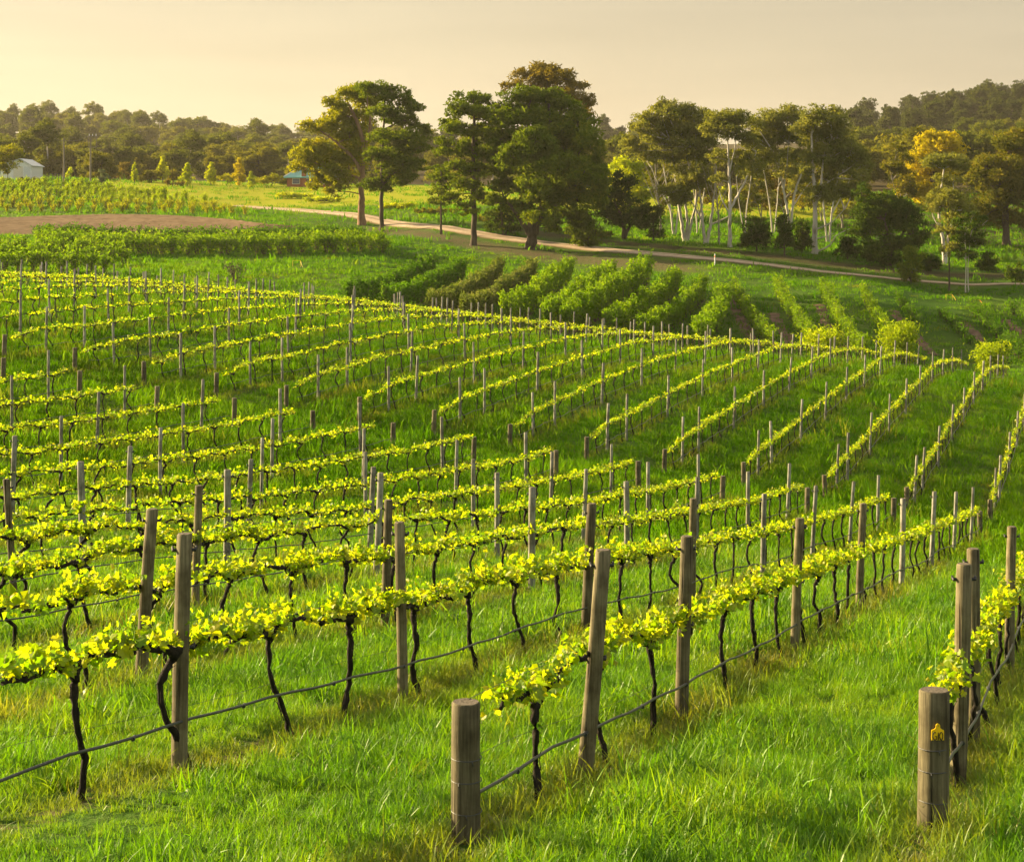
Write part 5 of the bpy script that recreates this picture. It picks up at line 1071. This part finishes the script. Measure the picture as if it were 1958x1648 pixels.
# ------------------------------------------------------------------ buildings, poles, wires
def at_px(x, y, Z): return np.array([(x - CX) / F * Z, Z, -(y - YH) / F * Z])
M['white_wall'] = plain("white_cladding", (.66, .66, .64), .5); M['shed_roof'] = plain("pale_iron_roof", (.55, .57, .58), .4); M['dark_open'] = plain("dark_opening", (.03, .03, .035), .5)
M['teal_roof'] = plain("teal_iron_roof", (.16, .40, .36), .45); M['brick'] = rough_mat("red_brick", [(.3, (.20, .075, .04)), (.7, (.36, .15, .08))], 4, (1, 1, 3), .4); M['trim'] = plain("cream_trim", (.6, .55, .45), .5); M['glass'] = plain("window_glass", (.05, .06, .07), .1, 0, .6)
M['pole'] = rough_mat("grey_pole_wood", [(.3, (.10, .085, .06)), (.7, (.22, .19, .14))], 2, (1, 1, .1), .4)
def gable_shed():
    Z = 292.0; L = at_px(12, 342, Z); R = at_px(71, 342, Z); b = float(ground((L[0] + R[0]) / 2, Z)); o = empty("white_shed", ((L[0] + R[0]) / 2, Z, b), "white clad farm shed with pale iron roof at the left edge", "shed")
    w, d, h, rdg = R[0] - L[0], 7.0, 2.3, 3.3; g = Geo(); x = w / 2
    V = np.array([[-x, -d / 2, -.5], [x, -d / 2, -.5], [x, d / 2, -.5], [-x, d / 2, -.5], [-x, -d / 2, h], [x, -d / 2, h], [x, d / 2, h], [-x, d / 2, h], [x * .3, -d / 2, rdg], [x * .3, d / 2, rdg]])
    g.add(V, [[0, 1, 5, 4], [1, 2, 6, 5], [2, 3, 7, 6], [3, 0, 4, 7]]); g.add(V, [[4, 5, 8], [6, 7, 9]]); g.build("wall", M['white_wall'], o)
    g = Geo(); e = .25
    for a, c in (((-x - e, h - .12), (x * .3, rdg + .05)), ((x + e, h - .12), (x * .3, rdg + .05))):
        V = [[a[0], -d / 2 - e, a[1]], [c[0], -d / 2 - e, c[1]], [c[0], d / 2 + e, c[1]], [a[0], d / 2 + e, a[1]]]; V = np.array(V); g.add(np.vstack([V, V + [0, 0, .08]]), [[0, 1, 2, 3], [7, 6, 5, 4], [0, 4, 5, 1], [1, 5, 6, 2], [2, 6, 7, 3], [3, 7, 4, 0]])
    g.build("roof", M['shed_roof'], o)
    g = Geo(); add_box(g, (x * .72, -d / 2 - .03, 1.05), (.95, .06, 2.1)); dr_ = g.build("door", M['shed_roof'], o)
    g = Geo(); add_box(g, (x * .15, -d / 2 - .03, 1.2), (1.5, .06, 1.9)); g.build("roller_door", M['trim'], o)
gable_shed()
def house():
    Z = 300.0; L = at_px(548, 356, Z); R = at_px(650, 356, Z); b = float(ground((L[0] + R[0]) / 2, Z)); o = empty("brick_house", ((L[0] + R[0]) / 2, Z, b), "brick house with teal iron hip roof and tall chimney behind the golden gum", "house")
    w, d, h = R[0] - L[0], 8.0, 1.55; x = w / 2; g = Geo(); add_box(g, (0, 0, h / 2 - .3), (w - 1.0, d - 1.0, h + .6)); g.build("wall", M['brick'], o)
    V = np.array([[-x, -d / 2, h], [x, -d / 2, h], [x, d / 2, h], [-x, d / 2, h], [-x * .35, 0, h + 2.1], [x * .35, 0, h + 2.1]]); V2 = V[:4] - [0, 0, .16]
    g = Geo(); g.add(V, [[0, 1, 5, 4], [2, 3, 4, 5]]); g.add(V, [[1, 2, 5], [3, 0, 4]]); g.add(np.vstack([V[:4], V2]), [[0, 4, 5, 1], [1, 5, 6, 2], [2, 6, 7, 3], [3, 7, 4, 0], [4, 7, 6, 5]]); rf = g.build("roof", M['teal_roof'], o)
    g = Geo(); add_tube(g, [V[0] + [0, 0, .04], V[4] + [0, 0, .05], V[5] + [0, 0, .05], V[1] + [0, 0, .04]], .07, 6); g.build("ridge_cap", M['shed_roof'], rf)
    g = Geo(); cx_ = at_px(586, 0, Z)[0] - (L[0] + R[0]) / 2; add_box(g, (cx_, -d / 2 + .5, 1.6), (.75, .6, 4.2)); add_box(g, (cx_, -d / 2 + .5, 3.76), (.9, .75, .12)); ch = g.build("chimney", M['brick'], rf)
    for q in (-.55, -.05, .45):
        g = Geo(); add_box(g, (x * q, -d / 2 + .47, .85), (1.3, .08, 1.0)); f_ = g.build("window", M['trim'], o); g = Geo(); add_box(g, (x * q, -d / 2 + .41, .85), (1.1, .06, .8)); g.build("pane", M['glass'], f_)
house()
def far_house():
    Z = 300.0; c = at_px(1580, 402, Z); b = float(ground(c[0], Z)); o = empty("white_cottage", (c[0], Z, b), "small white cottage wall glimpsed behind the dead gum branches", "cottage"); hh = max(2.2, at_px(0, 392, Z)[2] - b)
    g = Geo(); add_box(g, (0, 0, hh / 2 - .2), (3.2, 3, hh + .4)); g.build("wall", M['white_wall'], o); g = Geo(); add_box(g, (.2, 0, hh + .14), (3.7, 3.4, .2)); g.build("roof", M['brick'], o); g = Geo(); add_box(g, (-.6, -1.53, hh - 1.0), (.8, .06, 1.0)); g.build("window", M['glass'], o)
far_house()
def pole(x, ytop, ybase, Z, label, cross):
    p = at_px(x, ybase, Z); b = float(ground(p[0], Z)); h = at_px(x, ytop, Z)[2] - b; o = empty("utility_pole", (p[0], Z, b), label, "utility pole", "utility poles")
    g = Geo(); add_tube(g, [[0, 0, -.5], [.03, 0, h * .5], [0, 0, h]], [.17, .14, .11], 10, 0, True); g.build("pole", M['pole'], o)
    if cross:
        g = Geo()
        for zz in (h - .25, h - 2.0): add_box(g, (.35, 0, zz), (1.5, .12, .14))
        add_tube(g, [[.95, 0, h - .3], [.95, 0, h - 2.0]], .06, 6); add_tube(g, [[-.3, 0, h - .3], [-.3, 0, h - 2.0]], .05, 6); g.build("crossarm", M['pole'], o)
        g = Geo(); [add_tube(g, [[q, 0, h - .18], [q, 0, h + .12]], [.06, .04], 8, 0, True) for q in (-.2, .35, .9)]; g.build("insulator", M['white_wall'], o)
    else:
        g = Geo(); add_box(g, (0, 0, h - .4), (.9, .1, .1)); g.build("crossarm", M['pole'], o)
    return np.array([p[0], Z, b + h])
A = pole(122, 264, 342, 262.0, "bare grey utility pole right of the white shed", False); B = pole(173, 258, 345, 285.0, "utility pole with a square double crossarm above the ivy thicket", True)
def line(P, Q, sag, label):
    t = np.linspace(0, 1, 24); c = P[None] * (1 - t)[:, None] + Q[None] * t[:, None]; c[:, 2] -= sag * 4 * t * (1 - t); g = Geo(); add_tube(g, c, .018, 4); tag(g.build("power_line", M['clip']), label, "power line", "power lines")
line(at_px(-60, 267, 255), A + [-.4, 0, -.35], .5, "power line running from the left edge to the bare pole"); line(A + [.4, 0, -.35], B + [-.2, 0, -.1], .4, "power line between the two utility poles")
line(B + [.9, 0, -.1], at_px(640, 300, 300), 1.0, "upper power line sagging from the double crossarm pole across the wood"); line(B + [.35, 0, -1.9], at_px(640, 308, 300), 1.2, "lower power line sagging from the double crossarm pole across the wood")
# white marker post by the road, low fence right along the road, gate posts near the shed
p = spot(1367, 508, 150); g = Geo(); add_tube(g, [[0, 0, -.2], [0, 0, 1.1]], [.06, .055], 8, 0, True); mk = g.build("marker_post", M['white_wall'], loc=tuple(p)); tag(mk, "slim white marker post on the road's near edge", "post")
g = Geo(); add_tube(g, [[-.0, 0, .78], [0, 0, .92]], .063, 8); g.build("reflector", M['frame_o'], mk)
fl = empty("paddock_fence", tuple(spot(95, 345, 200)), "low wire fence between the white shed and first utility pole", "fence"); Lf = np.array(fl.location)
P = [spot(x, 346, 200) for x in np.linspace(88, 118, 6)]
for q in P: g = Geo(); add_tube(g, [q - Lf, q - Lf + [0, 0, 1.2]], .05, 6, 0, True); g.build("fence_post", M['pole'], fl)
g = Geo(); [add_tube(g, [q - Lf + [0, 0, hh] for q in P], .02, 4) for hh in (.5, .8, 1.1)]; g.build("rail", M['pole'], fl)
# ------------------------------------------------------------------ meadow grass beyond the crest, haze
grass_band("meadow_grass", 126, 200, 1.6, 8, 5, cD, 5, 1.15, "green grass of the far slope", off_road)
grass_band("meadow_grass", 200, 320, .55, 10, 6, cD, 5, 1.5, "sunlit grass of the house paddock and upper slope", off_road)

zlo, zhi = float(GH.min()) - 2.0, float(GH.max()) + 30
g = Geo(); add_box(g, (0, 1480, (zlo + zhi) / 2), (5700, 3060, zhi - zlo))
hm = bpy.data.materials.new("evening_haze"); hm.use_nodes = True; hm.node_tree.nodes.clear()
ho = hm.node_tree.nodes.new("ShaderNodeOutputMaterial"); pv = hm.node_tree.nodes.new("ShaderNodeVolumePrincipled")
pv.inputs['Color'].default_value = (.96, .90, .78, 1); pv.inputs['Density'].default_value = .00008; pv.inputs['Anisotropy'].default_value = .25
hm.node_tree.links.new(pv.outputs[0], ho.inputs['Volume'])
tag(g.build("haze", hm), "thin golden evening haze filling the valley", None, None, "stuff")
